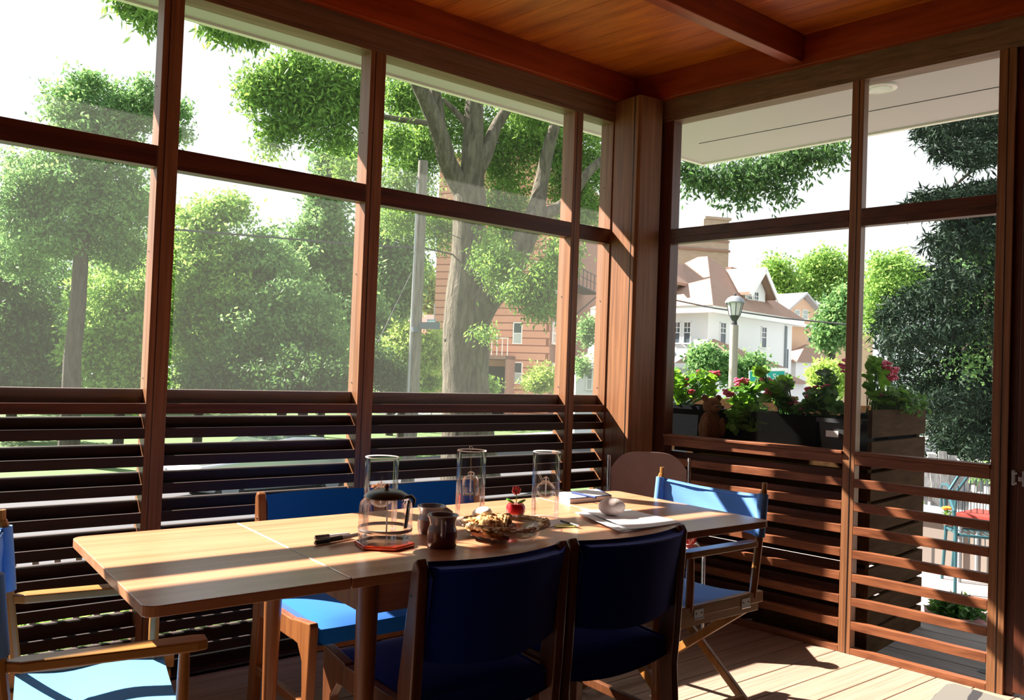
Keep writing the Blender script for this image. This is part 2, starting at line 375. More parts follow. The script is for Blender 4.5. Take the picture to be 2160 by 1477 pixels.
sl = MB(); sl.lathe([(0, 0), (.055, -.004), (.058, 0)], (lp.x, lp.y, 2.817), 24); obj('lens', sl, 'lamp_glass', tl, smooth=True)

# left wall
HD = .095
wl = empty('wall_left', (0, 0, 0)); structure(wl)
posts = [(-4.12, -4.04), (-2.53, -2.457), (-1.664, -1.589), (-.456, -.396), (-.172, -.142)]
for a, b in posts:
    p = MB(); p.box(a, b, 0, HD, 0, ZH+.002); obj('post', p, 'post_z', wl, bevel=.002)
    if b-a > .05:
        p = MB(); p.box(a+(b-a)*.30, a+(b-a)*.30+.003, -.0015, .001, 0, ZH); obj('post_groove', p, 'black', wl)
bays = [(-4.04, -2.53), (-2.457, -1.664), (-1.589, -.456), (-.396, -.172)]
h = MB(); h.box(XL, .0, 0, HD, ZH, ZH+.02); h.box(XL, 0, -.004, HD, ZH+.02, ZC); obj('header', h, 'header_x', wl, bevel=.002)
tops = [.9945-.1045*i for i in range(10)]
for a, b in bays:
    r = MB(); r.box(a, b, 0, .032, 1.008, 1.047); obj('rail', r, 'cedar_x', wl, bevel=.002)
    r = MB(); r.box(a, b, .060, .080, 1.015, 1.0985); obj('outer_rail', r, 'cedar_grey', wl, bevel=.002)
    s1 = MB(); s2 = MB()
    for t in tops:
        if t < .05: continue
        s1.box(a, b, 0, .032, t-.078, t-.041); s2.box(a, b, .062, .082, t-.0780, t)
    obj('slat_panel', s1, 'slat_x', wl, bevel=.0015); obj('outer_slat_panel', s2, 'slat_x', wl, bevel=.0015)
s1 = MB(); s1.box(XL, 0, .0, HD, -.03, .012); obj('bottom_plate', s1, 'cedar_x', wl, bevel=.0015)
for wi, (a, b) in enumerate(bays):
    w = empty('window_%d' % (wi+1), ((a+b)/2, .05, 1.1)); structure(w)
    t = MB(); t.box(a, b, .0, .06, 1.932, 2.012); obj('transom', t, 'cedar_x', w, bevel=.002)
    t = MB(); t.box(a, b, .0505, .0515, 1.10, ZH); obj('insect_screen', t, 'insect_screen', w)
    t = MB(); t.box(a, b, .058, .0588, .03, 1.10); obj('lower_screen', t, 'slat_screen', w)
# screws on the post sides
sc = MB()
for (a, b) in posts[1:]:
    for zz in (1.14, 1.62, 2.25): sc.lathe([(.003, 0), (.003, .002)], (a-.001, .06, zz), 8, M=Matrix.Rotation(-PI/2, 4, 'Y'))
obj('screw', sc, 'black', wl)
# corner post
cp = empty('corner_post', (-.1, -.1, 0)); structure(cp)
p = MB(); p.prism([(-.165, .01), (-.165, -.178), (-.150, -.190), tuple(rw(-.035, -.205, 0).xy), tuple(rw(-.035, -.12, 0).xy), (-.03, .01)], 0, ZB-.005)
obj('post', p, 'post_z', cp, bevel=.003)
p = MB(); p.box(-.1665, -.1645, -.155, -.151, 0, ZB-.01); obj('groove', p, 'black', cp)
p = MB(); p.box(-.142, -.03, -.0, .10, 0, ZH); obj('outer_post', p, 'cedar_z', cp)

# right wall, in its own frame
wr = empty('wall_right', (0, 0, 0), DEL); structure(wr)
def RB(*a): return MB(RM).box(*a)
obj('post', RB(0, .055, -1.272, -1.217, 0, ZH+.002), 'post_z', wr, bevel=.002)
obj('post', RB(.0, .08, -.255, -.10, 0, ZH), 'cedar_z', wr, bevel=.002)
obj('post', RB(0, .075, -1.878, -1.817, 0, ZH), 'post_z', wr, bevel=.002)
obj('post_groove', RB(-.0015, .001, -1.252, -1.249, 0, ZH), 'black', wr)
obj('post_groove', RB(-.0015, .001, -1.852, -1.849, 0, ZH), 'black', wr)
g = RB(0, .09, -4.4, .02, ZH, ZH+.02); g.box(-.004, .09, -4.4, .02, ZH+.02, ZC); obj('header', g, 'header_y', wr, bevel=.002)
rtop = [.7845-.1062*i for i in range(7)]
for (a, b, outer) in ((-1.217, -.255, 1), (-1.817, -1.272, 0)):
    g = RB(-.012, .06, a, b, .893, .908); g.box(0, .035, a, b, .848, .893); obj('rail', g, 'cedarlt_y', wr, bevel=.003)
    g = RB(0, .038, a, b, 0, .028); obj('bottom_plate', g, 'cedarlt_y', wr, bevel=.002)
    g = MB(RM)
    for t in rtop: g.box(0, .03, a, b, t-.038, t)
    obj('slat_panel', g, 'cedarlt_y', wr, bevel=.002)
    if outer:
        g = MB(RM)
        for t in rtop: g.box(.075, .092, a, b+.15, t-.03, t+.028)
        obj('outer_slat_panel', g, 'cedar_y', wr, bevel=.0015)
for wi, (a, b) in enumerate(((-1.217, -.255), (-1.817, -1.272))):
    w = empty('window_%d' % (wi+6), rw(.03, (a+b)/2, 1.0)); structure(w)
    obj('transom', RB(.0, .05, a, b, 1.932, 2.012), 'cedar_y', w, bevel=.002)
    obj('transom_bead', RB(-.006, .0, a, b, 1.965, 1.972), 'cedar_y', w)
    obj('insect_screen', RB(.04, .041, a, b, .9, ZH), 'slat_screen', w)
# door beyond the last post
dr = empty('door_1', rw(.02, -2.3, 0)); structure(dr)
obj('jamb', RB(.02, .09, -1.908, -1.878, 0, ZH), 'cedar_z', dr, bevel=.002)
obj('stile', RB(.0, .04, -1.985, -1.912, .02, ZH-.25), 'cedar_z', dr, bevel=.002)
obj('stile', RB(.0, .04, -2.78, -2.70, .02, ZH-.25), 'cedar_z', dr, bevel=.002)
g = RB(.0, .04, -2.70, -1.985, .02, .18); g.box(0, .04, -2.70, -1.985, 1.93, 2.01); g.box(0, .04, -2.70, -1.985, ZH-.33, ZH-.25); obj('cross_rail', g, 'cedar_y', dr, bevel=.002)
obj('door_panel', RB(.015, .03, -2.70, -1.985, .18, 1.93), 'cedar_y', dr)
obj('door_glass', RB(.02, .022, -2.70, -1.985, 2.01, ZH-.33), 'pane', dr)
gr = MB(RM)                                                    # pierced metal kick panel
for i in range(40):
    z = .15+i*.0155
    for j in range(12):
        s = -1.955-j*.0155
        gr.bar(rw(0, 0, 0).xyz*0+Vector((-.004, s, z)), Vector((-.004, s-.0155, z+.0155)), .0028, .002, up=(1, 0, 0)); gr.bar(Vector((-.004, s-.0155, z)), Vector((-.004, s, z+.0155)), .0028, .002, up=(1, 0, 0))
gr.box(-.006, -.001, -2.145, -1.950, .140, .148); gr.box(-.006, -.001, -2.145, -1.950, .77, .778); gr.box(-.006, -.001, -1.956, -1.950, .14, .778)
obj('pierced_kick_panel', gr, 'steel', dr)
g = RB(-.012, 0, -1.945, -1.932, .835, .895); g.box(-.02, 0, -1.955, -1.92, .855, .872); g.box(-.01, .0, -1.905, -1.895, .835, .895); g.box(-.012, 0, -1.915, -1.895, .84, .848); g.box(-.012, 0, -1.915, -1.895, .88, .888)
obj('latch', g, 'steel', dr, bevel=.001)
g = RB(-.012, .0, -4.3, -2.78, 0, ZH); structure(obj('wall_right_solid', g, 'cedar_y'))
g = MB(); g.box(XL-.05, XL, YB, .1, 0, ZC); structure(obj('added_wall_back', g, 'cedar_y'))  # unseen dark wall, added behind the camera to limit fill light
g = MB(); g.box(XL-.05, .8, YB-.05, YB, 0, ZC); structure(obj('added_wall_house', g, 'cedar_x'))  # likewise unseen, added to keep fill light out of the porch

# ------------------------------------------------------------------ rug
rg = MB(); q = [onz(1905, 1500, .0), onz(1990, 1452, .0)]
rp = [(-.13, -1.74), (.165, -1.685), (.205, -1.70), (.20, -2.9), (-.8, -3.2), (-.85, -2.0)]
g = MB(); g.prism(rp, .001, .009); tag(obj('floor_rug', g, 'rug', bevel=.003), 'grey patterned mat on the deck in front of the door', 'rug')
# ------------------------------------------------------------------ table
TZ = .737
tb = empty('dining_table', (-1.9, -1.19, 0), 0, 'long teak dining table with two end leaves, standing on the deck', 'table')
def slab(x0, x1, y0, y1, z0, z1, rc=.012, left=False, right=False):
    P = []
    for cx, cy, a0, rr in ((x1, y1, 0, right), (x0, y1, 90, left), (x0, y0, 180, left), (x1, y0, 270, right)):
        r = .028 if rr else .002
        ccx = cx-r if a0 in (0, 270) else cx+r; ccy = cy-r if a0 in (0, 90) else cy+r
        for t in range(6):
            a = math.radians(a0+t*18); P.append((ccx+r*math.cos(a), ccy+r*math.sin(a)))
    return MB().prism(P, z0, z1)
def top(name, x0, x1, l, r):
    o = obj(name, slab(x0, x1, -1.560, -.815, TZ-.023, TZ, left=l, right=r), 'teak_x', tb); b = o.modifiers.new('b', 'BEVEL'); b.width = .007; b.segments = 4; b.limit_method = 'ANGLE'; return o
top('end_leaf', -2.903, -2.464, True, False); top('tabletop', -2.4605, -1.312, False, False); top('end_leaf', -1.3085, -.882, False, True)
g = MB(); g.bar((-2.4623, -1.555, TZ+.0003), (-2.4623, -.820, TZ+.0003), .0042, .0016); obj('seam_glint', g, 'seam_glint_pale', tb)  # pale strip stands in for sunlight caught by the bevelled leaf seam
for (x, y) in ((-2.375, -1.475), (-2.375, -.90), (-1.333, -1.475), (-1.333, -.90)):
    g = MB(); g.tube([(x, y, TZ-.024), (x, y, .5), (x, y, 0)], [.027, .025, .016], 16); obj('leg', g, 'teak_z', tb, smooth=True)
g = MB(); g.box(-2.385, -2.362, -1.475, -.90, .625, TZ-.024); obj('apron', g, 'teak_z', tb)
g = MB(); g.box(-1.345, -1.322, -1.475, -.90, .625, TZ-.024); obj('apron', g, 'teak_z', tb)
g = MB(); g.box(-2.375, -1.333, -1.487, -1.465, .625, TZ-.024); obj('apron', g, 'teak_x', tb)
g = MB(); g.box(-2.375, -1.333, -.912, -.890, .625, TZ-.024); obj('apron', g, 'teak_x', tb)

# ------------------------------------------------------------------ teak side chairs
def side_chair(fab, woodm):
    t = empty('dining_chair')
    W = .235; TOP = .778
    def bx(u, z): return -(.045*(1-(2*u-1)**2))
    for sx in (-1, 1):
        x = sx*(W-.017)
        # rear post: profile in y,z, kinked above the seat
        prof = [(-.262, 0), (-.215, 0), (-.180, .36), (-.178, .47), (-.222, TOP-.03), (-.228, TOP-.008), (-.245, TOP), (-.258, TOP-.02), (-.244, .46), (-.236, .36)]
        g = MB(); vs = [Vector((x-.015, a, b)) for a, b in prof]+[Vector((x+.015, a, b)) for a, b in prof]; n = len(prof)
        g.add(vs, [tuple(range(n)), tuple(range(n, 2*n))[::-1]]+[(i, n+i, n+(i+1) % n, (i+1) % n) for i in range(n)])
        obj('rear_leg', g, woodm, t, bevel=.006)
        g = MB(); g.lathe([(.004, 0), (.004, .0012)], (x+sx*.015, -.228, .69), 10, M=Matrix.Rotation(sx*PI/2, 4, 'Y')); obj('screw', g, 'black', t)
        # front leg with curved bracket
        prof = [(.175, 0), (.205, 0), (.222, .44), (.215, .452), (.09, .437), (.09, .375), (.135, .372), (.168, .33), (.176, .25)]
        g = MB(); vs = [Vector((x-.014, a, b)) for a, b in prof]+[Vector((x+.014, a, b)) for a, b in prof]; n = len(prof)
        g.add(vs, [tuple(range(n)), tuple(range(n, 2*n))[::-1]]+[(i, n+i, n+(i+1) % n, (i+1) % n) for i in range(n)])
        obj('front_leg', g, woodm, t, bevel=.004)
        g = MB(); g.box(x-.0125, x+.0125, -.20, .095, .372, .432); obj('side_rail', g, woodm, t, bevel=.003)
        g = MB(); g.box(x-.009, x+.009, -.235, .185, .175, .205); obj('stretcher', g, woodm, t, bevel=.003)
    g = MB(); g.box(-W+.02, W-.02, .165, .185, .355, .405); obj('front_rail', g, woodm, t, bevel=.003)
    g = MB(); g.box(-W+.02, W-.02, -.150, -.132, .345, .378); obj('rear_rail', g, woodm, t, bevel=.003)
    def sf(u, v):
        x = (-1+2*u)*(W-.034); y = -.212+.422*v
        dome = .020*(1-(2*u-1)**4)*(1-(2*v-1)**6); return (x, y, .430+dome+.008*math.cos(3*(v-.5)))
    g = MB(); g.grid(sf, 18, 16, .045, (0, 0, -1)); nq = 19*17
    for i in range(nq, 2*nq): q = g.v[i]; q.z -= .022*(1-(q.x/(W-.034))**2)*max(0, min(1, (-.05-q.y)/.12))
    obj('seat', g, fab, t, smooth=True, bevel=.006)
    def bf(u, v):
        x = (-1+2*u)*(W-.033); c = 1-(2*u-1)**2
        z = .545+(TOP-.022-.545)*v - (.022*c if v < .5 else 0)*(1-2*v) 
        yy = -.200-(.030*v)-.040*c
        return (x, yy, z)
    g = MB(); g.grid(bf, 22, 10, .032, (0, -1, 0)); o = obj('backrest', g, fab, t, smooth=True, bevel=.010)
    return t
ch = side_chair('blue_shaded', 'teak_shaded')  # near pair: shade put into darker cloth and wood of the same chair
ch.location = (-2.097, -1.372, 0); tag(ch, 'teak side chair with shaded blue back at the near table side, left of two', 'chair', 'blue upholstered side chairs')
c = copy_tree(ch); c.location = (-1.617, -1.362, 0); tag(c, 'teak side chair with shaded blue back at the near side, right of two', 'chair', 'blue upholstered side chairs')
cf = side_chair('blue_sunlit', 'teak_z'); cf.location = (-2.058, -.755, 0); cf.rotation_euler = (0, 0, PI)
tag(cf, 'teak side chair with sunlit blue seat on the window side, behind the coffee pot', 'chair', 'blue upholstered side chairs')
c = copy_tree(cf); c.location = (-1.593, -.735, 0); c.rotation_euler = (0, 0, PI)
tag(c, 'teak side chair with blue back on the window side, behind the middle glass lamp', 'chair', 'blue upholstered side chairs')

# ------------------------------------------------------------------ director chairs (front = +x, width along y)
def director(fab, seatm, wrink, rake=.0):
    t = empty('director_chair'); W = .262
    for sy in (-1, 1):
        y = sy*(W-.012)
        g = MB(); g.box(-.235, .225, y-.011, y+.011, .405, .445); obj('seat_rail', g, 'maple', t, bevel=.003)
        g = MB(); g.box(-.225, .215, y-.011-sy*.012, y+.011-sy*.012, .372, .403); obj('lower_rail', g, 'maple', t, bevel=.003)
        g = MB(); g.box(-.205, .205, y-.010, y+.010, .0, .0) if False else None
        g = MB(); g.tube([(-.185, y, .425), (-.215-rake, y, .625), (-.235-rake, y, .80), (-.238-rake, y, .812)], [.014, .0145, .0135, .011], 8); obj('back_post', g, 'maple_z', t, smooth=True)
        g = MB(); g.tube([(-.238-rake, y, .80), (-.240-rake, y, .838)], [.009, .009], 8); obj('back_post_tip', g, 'maple_z', t, smooth=True)
        g = MB(); g.tube([(.165, y, .425), (.165, y, .52), (.165, y, .61)], [.0135, .015, .0125], 10); obj('arm_post', g, 'maple_z', t, smooth=True)
        P = [(-.205-rake, y-.006), (-.175, y-.022), (.19, y-.026), (.215, y-.02), (.215, y+.02), (.19, y+.026), (-.175, y+.022), (-.205-rake, y+.006)]
        g = MB(); g.prism(P, .61, .632); obj('armrest', g, 'maple', t, bevel=.004)
        for hx in (-.13, .13):
            g = MB(); g.box(hx-.024, hx+.024, y+sy*.0115, y+sy*.0135, .400, .432); g.tube([(hx-.026, y+sy*.013, .400), (hx+.026, y+sy*.013, .400)], .0035, 8)
            h = obj('hinge', g, 'steel', t)
            for dx in (-.014, .014): g = MB(); g.lathe([(.003, 0), (.003, .001)], (hx+dx, y+sy*.0136, .418), 8, M=Matrix.Rotation(-sy*PI/2, 4, 'X')); obj('screw', g, 'black', h)
        g = MB(); g.box(-.175, .165, sy*(W-.035)-.009, sy*(W-.035)+.009, .050, .070); obj('foot_rail', g, 'maple', t, bevel=.003)
    for x in (-.185, .175):
        dx = .011
        g = MB(); g.bar((x-dx, -(W-.04), .372), (x-dx, (W-.012), .0), .018, .034, up=(1, 0, 0)) if False else None
        g = MB(); g.bar((x-dx, -(W-.03), .385), (x-dx, (W-.004), .012), .032, .018, up=(1, 0, 0)); obj('cross_leg', g, 'maple_z', t, bevel=.003)
        g = MB(); g.bar((x+dx, (W-.03), .385), (x+dx, -(W-.004), .012), .032, .018, up=(1, 0, 0)); obj('cross_leg', g, 'maple_z', t, bevel=.003)
    def sf(u, v):
        x = -.19+.385*v; yv = (-1+2*u)*(W-.014)
        return (x, yv, .440-.024*(1-(2*u-1)**2)+.0035*math.sin(9*v+2*u)*wrink)
    g = MB(); g.grid(sf, 20, 16, .003, (0, 0, -1))
    obj('seat', g, seatm, t, smooth=True)
    def bf(u, v):
        yv = (-1+2*u)*(W-.012); c = 1-(2*u-1)**2
        z = .640+.155*v - .012*c*v + .004*c*(1-v)
        return (-.222-rake-.012*v+.030*c*(-1)+wrink*.003*math.sin(14*u+9*v), yv, z)
    g = MB(); g.grid(bf, 26, 8, .003, (-1, 0, 0)); bk = obj('backrest', g, fab, t, smooth=True)
    for sy in (-1, 1):
        y = sy*(W-.012)
        g = MB(); g.tube([(-.216-rake, y, .642), (-.233-rake, y, .797)], [.020, .0195], 12); obj('canvas_sleeve', g, fab, bk, smooth=True)
    g = MB(); g.tube([(bf(i/16, 1)[0]+.003, bf(i/16, 1)[1], bf(i/16, 1)[2]-.008) for i in range(17)], .004, 6); obj('hem', g, fab, bk, smooth=True)
    return t
d1 = director('canvas_blue', 'canvas_blue', 1.0); d1.location = (-.955, -1.165, 0); d1.rotation_euler = (0, 0, PI)
tag(d1, 'maple director chair with light blue canvas at the right end of the table', 'chair', 'folding director chairs')
d2 = copy_tree(d1); d2.location = (-2.902, -1.196, 0); d2.scale = (.87, 1, 1); d2.rotation_euler = (0, 0, math.radians(-8))
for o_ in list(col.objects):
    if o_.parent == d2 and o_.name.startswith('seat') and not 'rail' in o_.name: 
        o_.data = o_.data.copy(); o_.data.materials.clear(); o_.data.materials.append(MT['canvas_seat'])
tag(d2, 'maple director chair with sunlit blue canvas seat at the left end of the table', 'chair', 'folding director chairs')
# ------------------------------------------------------------------ beige stacking chair in the corner
bc = empty('stacking_chair', (-.336, -.531, 0), math.radians(49.5), 'beige plastic chair with chrome tube frame in the porch corner', 'chair')
Mb = bc.matrix_basis.copy(); Mb = Matrix.Translation(bc.location) @ Matrix.Rotation(math.radians(49.5), 4, 'Z') @ Matrix.Diagonal((1, .86, 1, 1))
bpy.context.view_layer.update()
def bb(u, v):
    yv = (-1+2*u)*.222; c = 1-(2*u-1)**2; e = abs(2*u-1)
    z = .50+.325*v; 
    if v > .45: z -= (e**4.0)*.085*(v-.45)/.55
    return (.215+.02*v+.018*c, yv, z)
g = MB(Mb); g.grid(bb, 22, 14, .007, (1, 0, 0)); obj('backrest', g, 'beige_plastic', bc, smooth=True)
def sb(u, v):
    yv = (-1+2*u)*.21; x = -.22+.42*v; return (x, yv, .445-.012*math.sin(PI*u)+(-.03*max(0, .15-v)/.15))
g = MB(Mb); g.grid(sb, 14, 14, .007, (0, 0, -1)); obj('seat', g, 'beige_plastic', bc, smooth=True)
for sy in (-1, 1):
    y = sy*.237
    g = MB(Mb); g.tube([(.245, y, .80), (.235, y, .78), (.215, y, .5), (.20, y, .43), (-.2, y, .42), (-.22, y, .40), (-.25, y, .01)], .011, 10); obj('leg_tube', g, 'chrome', bc, smooth=True)
    g = MB(Mb); g.tube([(.10, y, .42), (.24, y, .01)], .011, 10); obj('leg_tube', g, 'chrome', bc, smooth=True)
    g = MB(Mb); g.tube([(-.22, y, .425), (.24, y, .425)], .009, 8); obj('seat_tube', g, 'chrome', bc, smooth=True)

# ------------------------------------------------------------------ things on the table
def tp(px, py): p = onz(px, py, TZ); return Vector((p.x, p.y, TZ+.0005))
def oil_lamp(px, py, r, h, kind, label):
    p = tp(px, py); t = empty('oil_lamp', p, 0, label, 'oil lamp', 'glass oil lamps on the table')
    g = MB(); g.shell([(r, 0), (r, h-.002), (r, h)], p, 40); obj('glass_chimney', g, 'glass_tube', t, smooth=True)
    g = MB(); g.tube([(p.x+(r-.001)*math.cos(a), p.y+(r-.001)*math.sin(a), p.z+h) for a in np.linspace(0, 2*PI, 37)], .0017, 6, cap=False); obj('rim', g, 'glass_rim_glint', t, smooth=True)
    g = MB(); g.tube([(p.x+(r-.001)*math.cos(a), p.y+(r-.001)*math.sin(a), p.z+.002) for a in np.linspace(0, 2*PI, 37)], .0016, 6, cap=False); obj('foot_rim', g, 'glass_rim_glint', t, smooth=True)
    if kind == 'flat':   # cylindrical reservoir on a hanging rod
        z0 = h*.36; rr = r*.58
        g = MB(); g.lathe([(0, z0), (rr*.9, z0), (rr, z0+.006), (rr, z0+.048), (rr*.8, z0+.058), (.010, z0+.062), (.012, z0+.07), (.006, z0+.074)], p, 28)
        rv = obj('reservoir', g, 'glass_thick', t, smooth=True)
        g = MB(); g.lathe([(0, z0+.002), (rr*.92, z0+.003), (rr*.93, z0+.028), (0, z0+.028)], p, 24); obj('oil', g, 'oil', rv, smooth=True)
        g = MB(); g.tube([p+Vector((0, 0, z0+.07)), p+Vector((-.004, 0, h+.004))], .0022, 8); g.blob(p+Vector((-.004, 0, h+.008)), .0065, 12); obj('hanging_rod', g, 'glass_thick', t, smooth=True)
    else:
        z0 = h*.36 if kind == 'ball' else h*.30; rr = r*.72
        pr = [(0, z0)]+[(rr*math.sin(a), z0+rr*.85*(1-math.cos(a))) for a in np.linspace(.2, 2.2, 12)]+[(.010, z0+rr*1.75), (.011, z0+rr*2.0), (.006, z0+rr*2.1)]
        g = MB(); g.lathe(pr, p, 28); rv = obj('reservoir', g, 'glass_thick', t, smooth=True)
        g = MB(); g.lathe([(0, z0+.002)]+[(rr*.94*math.sin(a), z0+.002+rr*.82*(1-math.cos(a))) for a in np.linspace(.2, 1.4, 8)]+[(0, z0+.002+rr*.82*(1-math.cos(1.4)))], p, 24); obj('oil', g, 'oil', rv, smooth=True)
        if kind == 'hook':
            q = p+Vector((-.008, .004, z0+rr*1.5)); L = (-RT)
            g = MB(); g.tube([q, q+L*.010+Vector((0, 0, .022)), q+L*.020+Vector((0, 0, .036)), q+L*.030+Vector((0, 0, .034)), q+L*.030+Vector((0, 0, .020)), q+L*.020+Vector((0, 0, .018))], .003, 8); obj('hook', g, 'glass_thick', t, smooth=True)
    g = MB(); g.tube([p+Vector((0, 0, z0+.01)), p+Vector((0, 0, z0+(.07 if kind == 'flat' else rr*2.2)))], .0022, 8); obj('wick', g, 'paper', rv)
    return t
oil_lamp(800, 1130, .0475, .222, 'ball', 'tall clear glass oil lamp standing behind the coffee pot')
oil_lamp(990, 1098, .0465, .222, 'flat', 'clear glass cylinder oil lamp with a rod, between mugs and red flower toy')
oil_lamp(1149, 1094, .0455, .218, 'hook', 'clear glass cylinder oil lamp with hooked bulb beside the spiral notebook')
# coaster and coffee pot
p = tp(811, 1151)
g = MB(); hx = [(.083*math.cos(a+.35), .083*math.sin(a+.35)) for a in [i*PI/3 for i in range(6)]]
g.prism([(p.x+x, p.y+y) for x, y in hx], p.z, p.z+.011); cst = tag(obj('trivet', g, 'red_tile', bevel=.004), 'hexagonal red tile trivet under the glass coffee pot', 'trivet')
p = p+Vector((0, 0, .0115)); cpot = empty('coffee_pot', p, 0, 'glass coffee pot with black lid on a red tile', 'coffee pot')
R = .072
body = [(.001, 0), (R*.93, 0), (R*.99, .006), (R, .02), (R, .088), (R*.97, .102), (R*.86, .112), (R*.76, .116), (R*.76, .122)]
g = MB(); g.shell(body, p, 44); gb = obj('glass_body', g, 'glass_thick', cpot, smooth=True)
g = MB(); g.shell([(R*1.004, .030), (R*1.012, .032), (R*1.012, .037), (R*1.004, .039)], p, 44); obj('steel_band', g, 'steel', cpot, smooth=True)
g = MB(); g.lathe([(0, .001), (R*.92, .001), (R*.955, .010), (0, .010)], p, 30); obj('base_glass', g, 'oil', cpot, smooth=True)
g = MB(); g.lathe([(R*.80, .117), (R*.84, .120), (R*.80, .125), (R*.60, .134), (R*.30, .139), (0, .140)], p, 36); lid = obj('lid', g, 'black', cpot, smooth=True)
g = MB(); g.lathe([(.004, .137), (.0045, .142), (.007, .145), (.0075, .151), (.0, .155)], p, 20); obj('lid_knob', g, 'copper', lid, smooth=True)
g = MB(); H = RT*.85-FW*.2; H.z = 0; H.normalize()
g.tube([p+H*R*.8+Vector((0, 0, .122)), p+H*(R*.98)+Vector((0, 0, .125)), p+H*(R*1.12)+Vector((0, 0, .116)), p+H*(R*1.08)+Vector((0, 0, .10))], [.010, .010, .008, .006], 10, flat=.5); obj('handle', g, 'black', cpot, smooth=True)
# inner plunger rod and vertical clasp bars
g = MB(); g.tube([p+Vector((.004, 0, .004)), p+Vector((.004, 0, .136))], .0022, 8); obj('plunger_rod', g, 'steel', cpot)
g = MB()
g.tube([p+H*.058+Vector((0, 0, .040)), p+H*.066+Vector((0, 0, .114))], .012, 10, flat=.25); obj('handle_bracket', g, 'black', cpot, smooth=True)
# mugs
def mug(px, py, r, h, hd, label):
    p = tp(px, py); t = empty('mug', p, 0, label, 'mug', 'glazed stoneware mugs')
    pr = [(0, .002), (r*.90, 0), (r*.97, .006), (r, h*.25), (r*.98, h*.52), (r*.88, h*.66), (r*.85, h*.75), (r*.92, h*.9), (r*1.03, h)]
    g = MB(); g.shell(pr[:5], p, 32); obj('lower_body', g, 'mug_brown', t, smooth=True)
    g = MB(); g.shell(pr[4:]+[(r*.98, h*1.005), (r*.86, h*.9), (r*.8, h*.72), (r*.88, h*.5), (r*.88, .01), (0, .008)], p, 32); obj('upper_body', g, 'mug_blue', t, smooth=True)
    g = MB(); g.tube([(p.x+r*1.0*math.cos(a), p.y+r*1.0*math.sin(a), p.z+h) for a in np.linspace(0, 2*PI, 31)], .0022, 6, cap=False); obj('rim', g, 'mug_rim', t, smooth=True)
    d = Vector(hd).normalized()
    g = MB(); g.tube([p+d*r*.84+Vector((0, 0, h*.86)), p+d*(r*1.05)+Vector((0, 0, h*.90)), p+d*(r*1.42)+Vector((0, 0, h*.80)), p+d*(r*1.45)+Vector((0, 0, h*.6)), p+d*(r*1.1)+Vector((0, 0, h*.45)), p+d*(r*.93)+Vector((0, 0, h*.44))], [.0075, .0075, .007, .0065, .007, .008], 10); obj('handle', g, 'mug_blue', t, smooth=True)
F2 = Vector((FW.x, FW.y, 0)); R2 = Vector((RT.x, RT.y, 0))
mug(932, 1154, .0405, .085, -F2+R2*.12, 'brown and blue glazed mug, nearest the camera, left of the pie dish')
mug(909, 1124, .0405, .077, R2*1.0-F2*.15, 'brown and blue glazed mug behind the nearer mug, beside the coffee pot')
# pie
p = tp(1064, 1133); pie = empty('pie_dish', p, 0, 'glass pie dish with the last of a browned pie', 'pie dish')
PR = .118
g = MB(); g.shell([(0, .002), (PR*.74, .002), (PR*.80, .006), (PR*.97, .034), (PR*1.06, .038), (PR*1.065, .041), (PR*.96, .039), (PR*.78, .010), (0, .007)], p, 60); obj('glass_dish', g, 'glass_thick', pie, smooth=True)
g = MB()
for i in range(26):
    a = i*2*PI/26; g.blob(p+Vector((PR*1.03*math.cos(a), PR*1.03*math.sin(a), .040)), (.0125, .0125, .0045), 10)
obj('fluted_rim', g, 'glass_thick', pie, smooth=True)
Lf = -R2.normalized(); rd = random.Random(3)
La = math.atan2(Lf.y, Lf.x)
def fbm(x, y, s_=1.0):
    return math.sin(x*61*s_+1.3)*math.cos(y*53*s_+.4)+.6*math.sin(x*131*s_+y*97*s_)+.4*math.cos(y*211*s_-x*173*s_)
def crustf(a0, a1, r0, r1, zf):
    def fn(u, v):
        a = La+a0+(a1-a0)*u; e = .5+.5*math.sin(17*u+3)*math.sin(41*u); r = PR*(r0+(r1-r0)*v)*(1+.05*math.sin(29*u)*v); x = r*math.cos(a); y = r*math.sin(a)
        return (p.x+x, p.y+y, p.z+zf(u, v, x, y))
    return fn
g = MB(); g.grid(crustf(-1.75, 1.5, .10, 1.02, lambda u, v, x, y: .037+.019*math.sin(PI*min(1, v*1.1))+.0035*fbm(x, y)+.002*fbm(y, x, 2.3)-.012*(abs(2*u-1)**8)), 110, 30, .007, (0, 0, -1))
for i in range(16):
    a = La+rd.uniform(-1.7, 1.5); rr = PR*rd.uniform(.3, .9); g.blob(p+Vector((rr*math.cos(a), rr*math.sin(a), .044+.004*rd.random())), (rd.uniform(.006, .016), rd.uniform(.006, .016), rd.uniform(.004, .007)), 14, .25, i)
obj('pie_crust', g, 'crust', pie, smooth=True)
g = MB(); g.grid(crustf(-1.9, 1.7, .0, .9, lambda u, v, x, y: .022+.003*fbm(x, y)), 70, 18, .010, (0, 0, -1))
obj('pie_filling', g, 'filling', pie, smooth=True)
g = MB(); g.grid(crustf(1.4, 4.7, .95, 1.04, lambda u, v, x, y: .034+.006*v+.0018*fbm(x, y, 1.6)), 120, 8, .003, (0, 0, -1))
for i in range(60):
    a = La+rd.uniform(-1.75, 4.6); g.blob(p+Vector((PR*1.0*math.cos(a), PR*1.0*math.sin(a), .042+.002*rd.random())), (rd.uniform(.006, .013), rd.uniform(.006, .013), rd.uniform(.003, .006)), 12, .25, i+300)
for i in range(5):
    a = La+PI+rd.uniform(-.25, .25); g.blob(p+Vector((PR*.99*math.cos(a), PR*.99*math.sin(a), .046)), (.014, .013, .009), 14, .22, i+400)
obj('crust_edge', g, 'crust_light', pie, smooth=True)
wc = at(994, 1082, 2.66)
